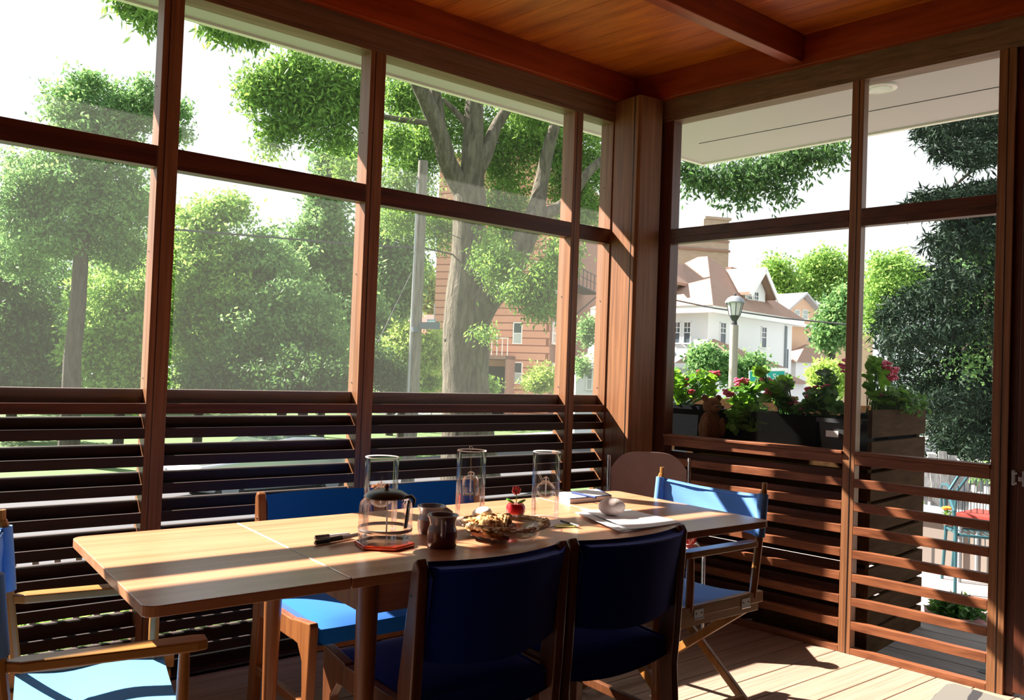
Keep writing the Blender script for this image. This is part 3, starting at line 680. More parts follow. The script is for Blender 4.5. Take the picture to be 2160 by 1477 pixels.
q = p+Lf*PR*.55+F2.normalized()*.055; wz = p.z+.060
g = MB(); g.blob((q.x, q.y, wz), (.027, .027, .015), 18, .06, 5); g.blob((q.x-.012, q.y+.006, wz-.004), (.02, .02, .011), 14, .06, 6); obj('whipped_cream', g, 'cream', pie, smooth=True)
sp = empty('spoon', p+R2*.03+Vector((0, 0, .02)), 0, 'silver spoon leaning in the pie dish', 'spoon')
a = p+R2*.045+Vector((0, 0, .018)); b = at(1142, 1092, 2.60); 
g = MB(); g.tube([a, a.lerp(b, .5)+Vector((0, 0, -.002)), b], [.0022, .0025, .004], 8, flat=.5); obj('handle', g, 'silver', sp, smooth=True)
g = MB(); g.blob(a-R2*.012, (.018, .012, .004), 12); obj('bowl', g, 'silver', sp, smooth=True)
# toy flower pot
p = tp(1087, 1096); tf = empty('toy_flower', p, 0, 'small red apple shaped pot with a red plastic flower', 'toy flower')
g = MB(); g.lathe([(0, .001), (.018, 0), (.026, .010), (.0315, .028), (.031, .042), (.025, .051), (.016, .050), (0, .047)], p, 28); obj('pot', g, 'red_gloss', tf, smooth=True)
st = p+Vector((0, 0, .046)); tpz = p+Vector((.000, 0, .094))
g = MB(); g.tube([st, st.lerp(tpz, .5)+R2*.002, tpz], .0016, 8); obj('stem', g, 'toy_green', tf)
for s_ in (-1, 1):
    d = R2.normalized()*s_; g = MB(); b0 = st+d*.004
    g.blob(b0+d*.014+Vector((0, 0, .012)), (.0155, .009, .0045), 14, M=Matrix.Rotation(math.atan2(d.y, d.x), 4, 'Z') @ Matrix.Rotation(-s_*0-.45, 4, 'Y')); obj('leaf', g, 'toy_green', tf, smooth=True)
g = MB(); fc = tpz
for i in range(6):
    a = i*PI/3+.3; d = R2.normalized()*math.cos(a)+Vector((0, 0, 1))*math.sin(a)
    g.blob(fc+d*.0095, .0062, 10)
obj('petals', g, 'petal_red', tf, smooth=True)
# pens
def pen(a, b, r, capm, bodym, label, grp, lift=0):
    a = Vector(a)+Vector((0, 0, r+lift)); b = Vector(b)+Vector((0, 0, r+lift)); t = empty('marker_pen', (a+b)/2-Vector((0, 0, r)), 0, label, 'pen', grp)
    m_ = a.lerp(b, .40)
    g = MB(); g.tube([a, a.lerp(b, .04), m_], [r*.75, r, r*1.02], 12); obj('cap', g, capm, t, smooth=True)
    g = MB(); g.tube([m_, b.lerp(a, .05), b], [r*.98, r*.95, r*.7], 12); obj('barrel', g, bodym, t, smooth=True)
    d = (b-a).normalized(); g = MB(); g.bar(a+Vector((0, 0, r)), m_+Vector((0, 0, r)), .003, .002); obj('clip', g, capm, t)
pen(tp(664, 1140), tp(737, 1132), .0058, 'black', 'pen_grey', 'black marker pen lying farthest back of three by the coffee pot', 'marker pens')
pen(tp(664, 1151), tp(742, 1137), .0058, 'black', 'pen_grey', 'grey barrelled marker pen in the middle of the three', 'marker pens')
pen(tp(695, 1150), tp(757, 1138), .0058, 'black', 'pen_grey', 'black capped marker pen nearest the glass coffee pot', 'marker pens', .007)
# notebook
nb = [tp(1178, 1049), tp(1202, 1063), tp(1290, 1055), tp(1238, 1037)]
nbo = empty('notebook', (nb[0]+nb[2])/2, 0, 'spiral bound notebook with dark cover at the far side of the table', 'notebook')
bx = [nb[1], nb[2], nb[2]+(nb[0]-nb[1])*1.05, nb[0]]
g = MB(); g.prism([(v.x, v.y) for v in bx], TZ+.001, TZ+.016); obj('pages', g, 'paper', nbo)
g = MB(); g.prism([(v.x, v.y) for v in bx], TZ+.0165, TZ+.0185); obj('cover', g, 'navy_plastic', nbo)
c0 = (bx[0]+bx[3])/2; g = MB(); g.prism([(v.x*.94+c0.x*.06, v.y*.94+c0.y*.06) for v in bx], TZ+.0188, TZ+.0198); obj('open_page', g, 'paper', nbo)
g = MB()
for i in range(14):
    q = bx[0].lerp(bx[3], (i+.5)/14)
    g.tube([q+Vector((math.cos(a)*.007*-1, 0, .009+math.sin(a)*.010)) for a in np.linspace(0, 2*PI, 11)], .0007, 5, cap=False)
obj('spiral_binding', g, 'steel', nbo)
bp_ = empty('ballpoint_pen', tp(1230, 1050)+Vector((0, 0, .02)), 0, 'dark blue pen lying on the spiral notebook', 'pen')
a = onz(1207, 1039, TZ+.024); b = onz(1257, 1050, TZ+.024); g = MB(); g.tube([a, b], .0042, 10); obj('barrel', g, 'navy_plastic', bp_, smooth=True)
# papers, stone
def sheet(pxs, z, name, mat, label, cat, curl=0, group=None):
    P = [onz(x, y, TZ) for x, y in pxs]
    def fn(u, v):
        q = P[0].lerp(P[1], u).lerp(P[3].lerp(P[2], u), v); q.z = z+curl*((1-v)**3)*.05+curl*.012*u*u*v; return q
    g = MB(); g.grid(fn, 10, 10, .0006, (0, 0, -1)); return tag(obj(name, g, mat, smooth=True), label, cat, group)
sheet([(1213, 1082), (1312, 1125), (1428, 1107), (1325, 1078)], TZ+.0015, 'paper_sheet', 'paper', 'white paper sheet at the bottom of the loose stack', 'paper', 0, 'loose white papers')
sheet([(1222, 1080), (1330, 1123), (1440, 1104), (1330, 1077)], TZ+.003, 'paper_sheet', 'paper', 'white paper sheet under the grey stone, topmost of the stack', 'paper', .15, 'loose white papers')
sheet([(1214, 1086), (1302, 1126), (1318, 1121), (1232, 1081)], TZ+.0048, 'paper_sheet', 'paper', 'narrow folded white paper along the left edge of the stack', 'paper', .1, 'loose white papers')
p = tp(1290, 1091); g = MB(); g.blob(p+Vector((0, 0, .0345)), (.047, .043, .0300), 28, .012, 4); tag(obj('stone', g, 'stone', smooth=True), 'smooth pinkish grey stone used as a paperweight', 'stone')
g = MB(); c_ = p+Vector((0, 0, .0345))
for i in range(15):
    a = PI*(.12+.76*i/14); q = c_+Vector((R2.x, R2.y, 0)).normalized()*(.0455*math.cos(a))*(-1)-F2.normalized()*.030*math.sin(a)*.35+Vector((0, 0, .028*math.sin(a)*.9+.001)); 
sheet([(1140, 1101), (1143, 1114), (1208, 1108), (1190, 1098)], TZ+.0015, 'note_card', 'paper', 'white note card by the pie dish', 'paper')
sheet([(1168, 1109), (1174, 1114), (1222, 1113), (1205, 1106)], TZ+.0024, 'sticky_notes', 'paper_yellow', 'yellow sticky note under a pen beside the pie dish', 'notes')
pn = empty('ballpoint_pen', tp(1200, 1106), 0, 'slim silver and black pen resting on the yellow note', 'pen')
a = onz(1183, 1099, TZ+.008); b = onz(1221, 1110, TZ+.008); g = MB(); g.tube([a, a.lerp(b, .55)], .0035, 10); obj('cap', g, 'black', pn, smooth=True)
g = MB(); g.tube([a.lerp(b, .55), b], .0037, 10); obj('barrel', g, 'silver', pn, smooth=True)
# red cup on the corner chair, power block on the floor
pr = onz(1452, 1146, .452)
rb = empty('red_cup', pr, 0, 'red cup with white rim standing on the seat of the beige corner chair', 'cup')
g = MB(); g.lathe([(0, 0), (.030, .001), (.040, .03), (.041, .060), (0, .064)], pr, 20); obj('body', g, 'red_gloss', rb, smooth=True)
g = MB(); g.tube([(pr.x+.041*math.cos(a), pr.y+.041*math.sin(a), pr.z+.060) for a in np.linspace(0, 2*PI, 21)], .004, 6, cap=False); obj('rim', g, 'white', rb, smooth=True)
pz = onz(1470, 1300, 0)
ps = empty('power_block', pz, 0, 'grey outdoor power block with coiled cord on the deck behind the director chair', 'power block')
g = MB(); g.bar(pz+Vector((.0, 0, .03)), pz+Vector((.20, -.05, .03)), .07, .055); obj('housing', g, 'pen_grey', ps, bevel=.008)
g = MB()
for k_ in (0, 1): g.tube([pz+Vector((.02+.05*math.cos(a), -.10+.05*math.sin(a), .006+.01*k_)) for a in np.linspace(0, 2*PI, 17)], .004, 6, cap=False)
g.tube([pz+Vector((.2, -.05, .02)), pz+Vector((.3, -.12, .006)), pz+Vector((.18, -.2, .006)), pz+Vector((.07, -.1, .006))], .004, 6); obj('cord', g, 'white', ps, smooth=True)

# ------------------------------------------------------------------ foliage
def leaves_mesh(name, mat, pts, size, parent, elong=.42, up=.35, fold=0):
    n = len(pts)
    d = rng.normal(size=(n, 3)); d[:, 2] -= up; d /= np.linalg.norm(d, axis=1)[:, None]
    e = rng.normal(size=(n, 3)); e -= (e*d).sum(1)[:, None]*d; e /= np.linalg.norm(e, axis=1)[:, None]
    L = size*rng.uniform(.6, 1.25, n)[:, None]; w = L*elong
    V = np.empty((n, 4, 3)); V[:, 0] = pts; V[:, 1] = pts+d*L*.45+e*w*.5; V[:, 2] = pts+d*L; V[:, 3] = pts+d*L*.45-e*w*.5
    V = V.reshape(-1, 3)
    if parent:
        inv = np.array(wm(parent).inverted()); V = V @ inv[:3, :3].T + inv[:3, 3]
    me = bpy.data.meshes.new(name); me.vertices.add(4*n); me.vertices.foreach_set('co', V.ravel().astype(np.float32))
    me.loops.add(4*n); me.loops.foreach_set('vertex_index', np.arange(4*n, dtype=np.int32))
    me.polygons.add(n); me.polygons.foreach_set('loop_start', np.arange(0, 4*n, 4, dtype=np.int32))
    try: me.polygons.foreach_set('loop_total', np.full(n, 4, dtype=np.int32))
    except Exception: pass
    me.update(calc_edges=True); me.materials.append(MT[mat])
    o = bpy.data.objects.new(name, me); col.objects.link(o)
    if parent: o.parent = parent
    return o
def blob_points(blobs, n, clump=.0, per=22):
    """blobs: (px, py, rx_px, ry_px, D) -> leaf points gathered in twig clumps"""
    W = [b[2]*b[3] for b in blobs]; tot = sum(W); out = []
    for b, w in zip(blobs, W):
        k = max(4, int(n*w/tot/per)); c = at(b[0], b[1], b[4]); s = b[4]/FPX; rx, rz = b[2]*s, b[3]*s; ry = rx*(b[5] if len(b) > 5 else .8)
        d = rng.normal(size=(k, 3)); d /= np.linalg.norm(d, axis=1)[:, None]; r = rng.uniform(.1, 1, k)**(1/2.2)
        ph = rng.uniform(0, 6.28, 4); r = r*(.84+.26*np.sin(5*d[:, 0]+ph[0])*np.cos(4*d[:, 2]+ph[1])+.24*np.sin(9*d[:, 2]+ph[2]+3*d[:, 1])+.16*np.sin(14*d[:, 0]+ph[3])*np.cos(11*d[:, 2]))
        P = d*r[:, None]
        X = np.array(c)[None]+P[:, 0:1]*np.array(RT)[None]*rx + P[:, 1:2]*np.array(F2.normalized())[None]*ry + P[:, 2:3]*np.array([0, 0, 1])[None]*rz
        cs = clump if clump else min(rx, rz)*.22
        Q = np.repeat(X, per, 0)+rng.normal(size=(k*per, 3))*cs*np.array([.5, .5, .4])
        out.append(Q)
    return np.concatenate(out)
def foliage(name, mat, blobs, n, size, parent, clump=0, **kw):
    return leaves_mesh(name, mat, blob_points(blobs, n, clump), size, parent, **kw)
GZ = -2.0
def gz(x, y):
    d = max(y, x-7.5, -y-3); t = min(1, max(0, (d-3)/8)); t = t*t*(3-2*t)
    return -.95+(GZ+.95)*t
def tree(name, label, blobs, n, size, leaf, trunk=None, tr=.2, branches=(), cat='tree', group=None, bark='bark_far', clump=0, base=None, **kw):
    b0 = base or (at(trunk[0][0], trunk[0][1], trunk[0][2]) if trunk else at(blobs[0][0], blobs[0][1], blobs[0][4]))
    t = empty(name, (b0.x, b0.y, gz(b0.x, b0.y)), 0, label, cat, group)
    if trunk:
        P = [at(*q[:3]) for q in trunk]; P = [Vector((P[0].x, P[0].y, gz(P[0].x, P[0].y)-.1))]+P; rs = [trunk[0][3]*1.15]+[q[3] for q in trunk]
        g = MB(); g.tube(P, rs, 12); obj('trunk', g, bark, t, smooth=True)
        for br in branches:
            P = [at(*q[:3]) for q in br]; g = MB(); g.tube(P, [q[3] for q in br], 10); obj('branch', g, bark, t, smooth=True)
    foliage('foliage', leaf, blobs, n, size, t, clump, **kw)
    return t

# ground
g = MB(); xs = np.concatenate([np.arange(-60, -6, 6), np.arange(-6, 22, 1.0), np.arange(22, 130, 6)]); ys = np.concatenate([np.arange(-40, -4, 4), np.arange(-4, 26, 1.0), np.arange(26, 140, 6)])
vs = []
for x in xs:
    for y in ys: vs.append((x, y, gz(x, y)))
ny = len(ys); g.add(vs, [(i*ny+j, (i+1)*ny+j, (i+1)*ny+j+1, i*ny+j+1) for i in range(len(xs)-1) for j in range(ny-1)])
structure(obj('lawn_ground', g, 'grass', smooth=True))
def flat(name, pts, z, mat):
    g = MB(); g.prism([(p[0], p[1]) for p in pts], z-.3, z); return structure(obj(name, g, mat))
def gp(px, py, z=GZ): p = onz(px, py, z); return (p.x, p.y)
u_ = Vector((.955, .30, 0))                                 # the street's direction
A = Vector((*gp(290, 1030), 0)); Bv = Vector((*gp(1240, 930), 0)); u_ = (Bv-A).normalized(); nrm = Vector((-u_.y, u_.x, 0))
flat('street', [A-u_*60, A+u_*90, A+u_*90-nrm*7.2, A-u_*60-nrm*7.2], GZ+.03, 'asphalt')
flat('sidewalk', [A+u_*13+nrm*2.6, A+u_*90+nrm*2.6, A+u_*90+nrm*4.0, A+u_*13+nrm*4.0], GZ+.02, 'concrete')
S0 = Vector((*gp(985, 915, GZ), 0)); 
flat('side_street', [A+u_*26, A+u_*36+nrm*0, A+u_*44+nrm*55, A+u_*34+nrm*55], GZ+.028, 'asphalt')
SR = Vector((*gp(2020, 960), 0)); flat('far_road', [SR+Vector((-12, 4, 0)), SR+Vector((30, 34, 0)), SR+Vector((50, -10, 0)), SR+Vector((-2, -22, 0))], GZ+.025, 'concrete')
# patio
PZ = -.2
flat('patio', [xy(rw(.75, -7, 0)), xy(rw(.75, .4, 0)), (2.2, 2.6), (9.5, 3.2), (9.5, -7)], PZ, 'paver')
g = MB(RM)
for i in range(6): g.box(.095+i*.142, .095+i*.142+.137, -4.4, .3, -.16, -.035)
structure(obj('deck_landing', g, 'deck_grey', bevel=.002))
g = MB(RM); g.lathe([(.030, -.0345), (.034, -.033), (.030, -.0315), (.0, -.032)], (.36, -1.73, 0), 20); tag(obj('deck_light', g, 'black'), 'small round dark light set in the grey deck landing', 'light')

# ------------------------------------------------------------------ picket fence outside the left wall (low)
pf = empty('picket_fence', (-2.4, .3, -.9), 0, 'low grey picket fence just outside the left slatted wall', 'fence')
x = -3.20; i = 0
while x < -1.7:
    g = MB(); g.add([(x, .295, -.5), (x+.022, .295, -.5), (x+.022, .295, .515), (x+.011, .295, .532), (x, .295, .515), (x, .31, -.5), (x+.022, .31, -.5), (x+.022, .31, .515), (x+.011, .31, .532), (x, .31, .515)],
        [(0, 1, 2, 3, 4), (9, 8, 7, 6, 5), (0, 5, 6, 1), (1, 6, 7, 2), (2, 7, 8, 3), (3, 8, 9, 4), (4, 9, 5, 0)])
    obj('picket', g, 'grey_wood', pf); x += .0735
g = MB(); g.box(-3.2, -1.7, .31, .325, .28, .33); obj('rail', g, 'grey_wood', pf)
for px_ in (-3.2, -2.45, -1.7):
    g = MB(); g.box(px_-.02, px_+.02, .312, .35, -1.0, .40); obj('post', g, 'grey_wood', pf)
# low plants under the left slats
for k_, (x0, lab) in enumerate(((-2.9, 'low leafy ground plants seen through the bottom slats, farther left'), (-2.1, 'low leafy ground plants seen through the bottom slats behind the table leg'))):
    e = empty('ground_plant', (x0, 1.0, -.9), 0, lab, 'plants', 'ground plants below the slatted wall')
    P = np.stack([rng.uniform(x0-.6, x0+.7, 5000), rng.uniform(.35, 3.2, 5000), rng.uniform(-.95, -.45, 5000)], 1)
    leaves_mesh('foliage', 'leaf_grass', P, .09, e, elong=.35, up=-.3)

# ------------------------------------------------------------------ big ash tree
D = 23
bt = empty('ash_tree', (*xy(at(985, 900, D)), GZ), 0, 'big forked tree with thick ridged grey trunk standing beyond the street', 'tree')
def bark_tube(pts, rs, name, n=28):
    P = [at(*q) for q in pts]; P2 = []; R2_ = []
    for i in range(len(P)-1):                      # smooth subdivide
        for t in np.linspace(0, 1, 6, endpoint=False):
            p0 = P[max(i-1, 0)]; p1 = P[i]; p2 = P[i+1]; p3 = P[min(i+2, len(P)-1)]
            P2.append(.5*((2*p1)+(-p0+p2)*t+(2*p0-5*p1+4*p2-p3)*t*t+(-p0+3*p1-3*p2+p3)*t**3)); R2_.append(rs[i]*(1-t)+rs[i+1]*t)
    P2.append(P[-1]); R2_.append(rs[-1]); g = MB(); g.tube(P2, R2_, n); return obj(name, g, 'bark', bt, smooth=True)
bark_tube([(992, 1010, D), (986, 900, D), (982, 800, D), (983, 745, D), (984, 690, D), (986, 620, D), (990, 540, D), (990, 470, D), (992, 400, D)], [.86, .72, .64, .66, .66, .60, .50, .46, .44], 'trunk')
bark_tube([(992, 690, D), (1020, 640, D-.3), (1062, 590, D-.5), (1092, 535, D-.5), (1112, 490, D-.5), (1130, 445, D-.4), (1143, 380, D), (1160, 300, D), (1180, 240, D)], [.50, .42, .36, .34, .32, .25, .20, .17, .14], 'branch')
bark_tube([(990, 430, D), (975, 400, D), (945, 345, D-.3), (930, 290, D-.5), (905, 225, D-.8), (875, 160, D-1.2), (850, 90, D-1.6), (830, 0, D-2)], [.34, .30, .26, .24, .22, .19, .16, .12], 'branch')
bark_tube([(930, 290, D-.5), (925, 240, D-.5), (918, 190, D-.6), (905, 120, D-.6)], [.18, .17, .14, .12], 'branch')
bark_tube([(992, 440, D), (996, 370, D), (998, 300, D), (1000, 230, D), (1004, 150, D), (1010, 40, D)], [.38, .34, .30, .26, .22, .15], 'branch')
bark_tube([(1000, 370, D), (1022, 330, D), (1045, 270, D+.3), (1070, 230, D+.5), (1110, 170, D+.8)], [.24, .22, .17, .15, .11], 'branch')
bark_tube([(1128, 455, D-.4), (1165, 445, D), (1200, 420, D+.2), (1240, 365, D+.5), (1290, 320, D+1)], [.18, .17, .16, .14, .10], 'branch')
bark_tube([(985, 265, D), (965, 240, D), (935, 210, D)], [.10, .09, .06], 'branch')
bark_tube([(900, 260, D-1), (830, 250, D-1.5), (740, 235, D-2), (680, 232, D-2.4)], [.08, .07, .05, .03], 'branch')
bark_tube([(962, 700, D-.2), (946, 714, D-.3), (936, 716, D-.3)], [.30, .12, .04], 'burl')
ashb = [(590, 180, 85, 60, 19, .5), (660, 215, 100, 65, 19, .5), (730, 190, 80, 90, 19, .5), (590, 265, 45, 40, 19, .5), (545, 190, 40, 40, 19, .5), (700, 290, 60, 30, 19, .5), (640, 130, 70, 25, 19, .5), (570, 300, 22, 26, 19, .5), (725, 350, 40, 24, 22, .5),
        (850, 210, 60, 70, 23.5, .3), (880, 320, 80, 70, 26, .3), (1060, 330, 90, 100, 26.5, .3), (960, 250, 110, 90, 26.5, .3), (1120, 280, 80, 70, 26, .3), (860, 400, 70, 50, 26.5, .3), (1060, 430, 80, 45, 26, .3), (835, 300, 30, 60, 22, .4),
        (1200, 380, 60, 100, 26), (1250, 330, 50, 100, 26), (1180, 300, 70, 60, 26), (1235, 440, 60, 50, 26), (1130, 230, 90, 50, 24, .3), (960, 150, 150, 50, 26, .3), (850, 460, 60, 40, 26),
        (930, 480, 60, 50, 27, .3), (1075, 500, 60, 60, 26, .3)]
foliage('foliage', 'leaf_ash', ashb[:9], 19000, .155, bt, clump=.36, elong=.34, up=.5)
foliage('foliage', 'leaf_ash', ashb[9:], 66000, .155, bt, clump=.42, elong=.34, up=.5)
foliage('foliage', 'leaf_ash', [(1110, 610, 65, 36, 20), (1150, 580, 46, 56, 20), (1140, 652, 44, 26, 20), (1060, 560, 44, 44, 20.5), (1030, 540, 30, 56, 21), (1185, 540, 36, 56, 20), (1022, 705, 26, 12, 21)], 11000, .14, bt, clump=.3, elong=.34, up=.8)
# near overhanging sprays from the top
def spray(label, blobs, n, size, D, root, leaf='leaf_ash', cat='branch'):
    b0 = at(*root); e = empty('leafy_branch', b0, 0, label, cat, 'ash sprays hanging over the porch')
    foliage('foliage', leaf, blobs, n, size, e, clump=.16, elong=.32, up=.9)
    g = MB()
    for b in blobs: g.tube([b0, b0.lerp(at(b[0], b[1]-b[3]*.3, b[4]), .6)+Vector((0, 0, .08)), at(b[0], b[1], b[4])], [.018, .010, .004], 6)
    obj('twig', g, 'bark_far', e); return e
spray('spray of ash leaves hanging in from the top at the upper left post', [(280, 10, 42, 25, 11), (312, 32, 28, 28, 11), (262, -15, 30, 20, 11), (300, -40, 60, 30, 11)], 1700, .13, 11, (340, -120, 11.5))
spray('spray of ash leaves hanging just right of the upper left post', [(455, 60, 30, 26, 11), (505, 68, 32, 24, 11), (550, 75, 28, 26, 11), (480, 20, 60, 30, 11), (540, 30, 50, 30, 11)], 2500, .13, 11, (560, -80, 12))
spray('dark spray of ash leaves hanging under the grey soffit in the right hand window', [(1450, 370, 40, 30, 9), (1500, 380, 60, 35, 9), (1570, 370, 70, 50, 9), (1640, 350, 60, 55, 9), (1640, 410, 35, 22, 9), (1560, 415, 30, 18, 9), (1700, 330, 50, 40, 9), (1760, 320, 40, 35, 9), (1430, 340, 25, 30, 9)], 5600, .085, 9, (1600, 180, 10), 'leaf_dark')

# ------------------------------------------------------------------ trees on the left
tree('street_tree', 'tall tree with straight dark trunk, leftmost of all, seen through the left window', [(150, 380, 150, 70, 24), (60, 430, 90, 90, 24), (230, 430, 110, 80, 24), (160, 230, 75, 70, 24), (250, 250, 60, 55, 24), (300, 220, 50, 50, 24), (370, 235, 40, 28, 24), (385, 280, 26, 18, 24), (200, 300, 120, 50, 24), (120, 500, 120, 60, 24), (40, 540, 70, 60, 25), (250, 520, 80, 60, 25), (190, 175, 30, 24, 24), (240, 190, 16, 22, 24), (310, 180, 16, 22, 24)],
     60000, .155, 'leaf_mid', [(150, 850, 24, .27), (152, 760, 24, .24), (165, 640, 24, .22), (172, 520, 24, .20), (178, 420, 24, .16), (190, 300, 24, .10)], clump=.28, branches=[[(176, 440, 24, .10), (120, 380, 24, .06), (70, 340, 24, .04)], [(178, 400, 24, .09), (240, 330, 24, .06), (290, 270, 24, .03)]], elong=.4)
bushes = [('dark dense tree mass at the far left edge of the window view', [(30, 700, 130, 130, 30), (20, 560, 90, 80, 30), (120, 760, 90, 70, 30)], 15000, 'leaf_dark', 30),
          ('bright green bushy tree between the left trunk and the upper left post', [(260, 650, 110, 120, 29), (210, 740, 80, 70, 29), (290, 760, 60, 60, 29)], 15000, 'leaf_light', 29),
          ('light green round tree filling the window right of the left post', [(430, 560, 110, 120, 31), (420, 470, 60, 50, 31), (480, 620, 120, 120, 31), (400, 700, 80, 100, 31), (485, 440, 50, 40, 31)], 22000, 'leaf_light', 31),
          ('mid green bushy tree filling the centre of the second window', [(600, 680, 130, 110, 30), (560, 560, 90, 90, 31), (520, 740, 100, 80, 30), (670, 760, 80, 60, 30)], 22000, 'leaf_mid', 30),
          ('taller darker tree behind the bushes beside the middle post', [(690, 500, 70, 90, 36), (680, 430, 40, 50, 36), (720, 600, 70, 110, 36), (640, 540, 60, 70, 36), (700, 390, 30, 28, 36), (690, 340, 38, 30, 36), (740, 330, 30, 30, 36)], 16000, 'leaf_mid', 36),
          ('dark shrubs under the tall bushes near the parked cars', [(640, 790, 120, 45, 28), (450, 790, 80, 40, 28)], 9000, 'leaf_dark', 28),
          ('green tree behind the utility pole with sky above it', [(830, 620, 50, 110, 38), (800, 520, 40, 80, 38), (860, 560, 40, 70, 38), (870, 470, 50, 50, 38), (800, 700, 40, 60, 36)], 13000, 'leaf_mid', 38),
          ('small light tree against the green house left of the big trunk', [(850, 735, 50, 50, 33), (905, 745, 30, 50, 33)], 4500, 'leaf_yellow', 33),
          ('tree crown above the red roof between pole and big trunk', [(905, 625, 45, 35, 62), (925, 640, 30, 30, 62), (880, 590, 30, 40, 62)], 3500, 'leaf_light', 62)]
for lab, bl, n, lf, D_ in bushes:
    bl = bl+([(bl[0][0], 812, bl[0][2]*.9, 40, D_)] if D_ < 33 else [])
    tree('leafy_tree', lab, bl, int(n*1.8), .0068*D_, lf, [(bl[0][0], bl[0][1]+60, D_, .16), (bl[0][0], bl[0][1], D_, .10)], group='trees along the street', clump=.0115*D_, elong=.45)
tree('backdrop_tree', 'hazy distant tree mass behind the street trees on the left', [(80, 640, 200, 160, 48), (330, 640, 180, 150, 48), (560, 640, 200, 150, 48), (760, 660, 130, 140, 50), (300, 420, 60, 50, 48)], 40000, .38, 'leaf_mid', [(300, 760, 48, .2), (300, 600, 48, .1)], clump=.8, elong=.5)
sh = [('dark rounded shrub at the foot of the green house beside the middle post', [(800, 780, 38, 60, 31), (835, 800, 40, 45, 31)], 'leaf_dark', 4200), ('bright green shrub between the pole and the big trunk', [(912, 806, 32, 26, 34), (900, 800, 20, 24, 34)], 'leaf_light', 1800),
      ('feathery yellow green shrub in front of the brick apartment building', [(1135, 806, 36, 30, 34), (1150, 800, 28, 26, 34)], 'leaf_yellow', 2600), ('low green shrub right of the big trunk with a red flower', [(1035, 815, 18, 18, 34), (1015, 818, 14, 12, 34)], 'leaf_light', 900),
      ('slim green shrub beside the corner post', [(1240, 700, 11, 34, 30), (1228, 775, 7, 26, 30)], 'leaf_mid', 1500)]
for lab, bl, lf, n in sh:
    e = empty('shrub', at(bl[0][0], 850, bl[0][4]), 0, lab, 'shrub'); foliage('foliage', lf, bl, int(n*1.6), .15, e, clump=.3, elong=.45, up=0)

# ------------------------------------------------------------------ right hand trees
rt = [('bright green tree behind the white house dormer', [(1655, 610, 32, 55, 74), (1630, 570, 22, 30, 74), (1640, 640, 40, 30, 74)], 'leaf_light', 3500, 74),
      ('tall loose green tree behind the peach house', [(1700, 600, 30, 45, 76), (1715, 560, 26, 26, 76), (1750, 570, 36, 45, 76), (1745, 540, 22, 18, 76), (1770, 620, 40, 50, 76), (1790, 600, 30, 60, 76)], 'leaf_light', 5600, 76),
      ('green tree in front of the peach house beside the window post', [(1755, 690, 30, 40, 40), (1775, 650, 26, 50, 40), (1745, 715, 26, 22, 40)], 'leaf_mid', 3400, 40),
      ('light green trees seen between the window post and the spruce', [(1880, 600, 60, 55, 58), (1860, 560, 24, 26, 58), (1895, 560, 26, 26, 58), (1930, 600, 50, 40, 58), (1850, 660, 40, 60, 58)], 'leaf_light', 6500, 58),
      ('hazy green tree by the white house porch', [(1500, 770, 45, 28, 27), (1485, 745, 25, 16, 27), (1560, 790, 40, 22, 27), (1590, 770, 25, 20, 27)], 'leaf_mid', 3800, 27),
      ('pale shrub tree in front of the peach house porch', [(1755, 800, 34, 34, 30), (1735, 790, 20, 24, 30)], 'leaf_yellow', 2200, 30),
      ('green trees far behind the spruce at street level', [(1990, 830, 120, 60, 60), (2080, 780, 80, 120, 60), (2060, 640, 60, 90, 60)], 'leaf_mid', 8000, 60)]
for lab, bl, lf, n, D_ in rt:
    tree('leafy_tree', lab, bl, int(n*2.6), (.0062 if D_ < 50 else .0045)*D_, lf, [(bl[0][0], bl[0][1]+60, D_, .16), (bl[0][0], bl[0][1], D_, .10)], group='trees beyond the right window', clump=.012*D_, elong=.5)
# spruce
spb = empty('spruce_tree', (*xy(at(2130, 900, 15)), -1.6), 0, 'dark blue green spruce with drooping branches beside the door post', 'tree')
def spruce_pts(n, twigs):
    out = []
    for (x0, y0, x1, y1, D0, sp) in twigs:
        a = np.array(at(x0, y0, D0)); b = np.array(at(x1, y1, D0-.8)); k = int(n/len(twigs))
        t = rng.uniform(0, 1, k)**.8; base = a[None]*(1-t[:, None])+b[None]*t[:, None]
        off = rng.normal(size=(k, 3))*np.array([1, 1, .55])*(sp*15/FPX)*(.35+.75*(1-t[:, None]))
        off[:, 2] -= np.abs(rng.normal(size=k))*.12; out.append(base+off)
    return np.concatenate(out)
tw = []
rd = random.Random(11)
lim = [(245, 1930), (268, 1925), (300, 1960), (322, 1975), (402, 1935), (422, 1905), (470, 1985), (500, 1950), (520, 1975), (560, 1955), (590, 1960), (620, 1880), (650, 1850), (690, 1840), (720, 1850), (760, 1860), (800, 1880), (840, 1920), (880, 1945), (915, 1950), (935, 1985), (940, 2040)]
for i, (y_, x_) in enumerate(lim):
    for k_ in range(3):
        up_k = y_ < 430
        tw.append((2160+rd.uniform(-10, 60), y_-(22 if up_k else 50)+rd.uniform(-12 if up_k else -30, 8 if up_k else 20), x_+rd.uniform(0, 50)*k_, y_+rd.uniform(-12, 14)*(.3 if up_k else k_+.3), 13.5+rd.uniform(-1.2, 1.8), rd.uniform(9, 13) if up_k else rd.uniform(16, 26)))
for y_ in range(480, 930, 30):
    tw.append((2180, y_-40, 2010, y_+10, 14.5, 40)); tw.append((2200, y_-30, 2060, y_+10, 13.2, 36))
P = spruce_pts(80000, tw)
leaves_mesh('foliage', 'leaf_spruce', P, .15, spb, elong=.2, up=.5)
g = MB(); g.tube([(at(2150, 1000, 15).x, at(2150, 1000, 15).y, -2.0), at(2155, 600, 15), at(2160, 100, 15)], [.22, .17, .08], 12); obj('trunk', g, 'bark_far', spb, smooth=True)
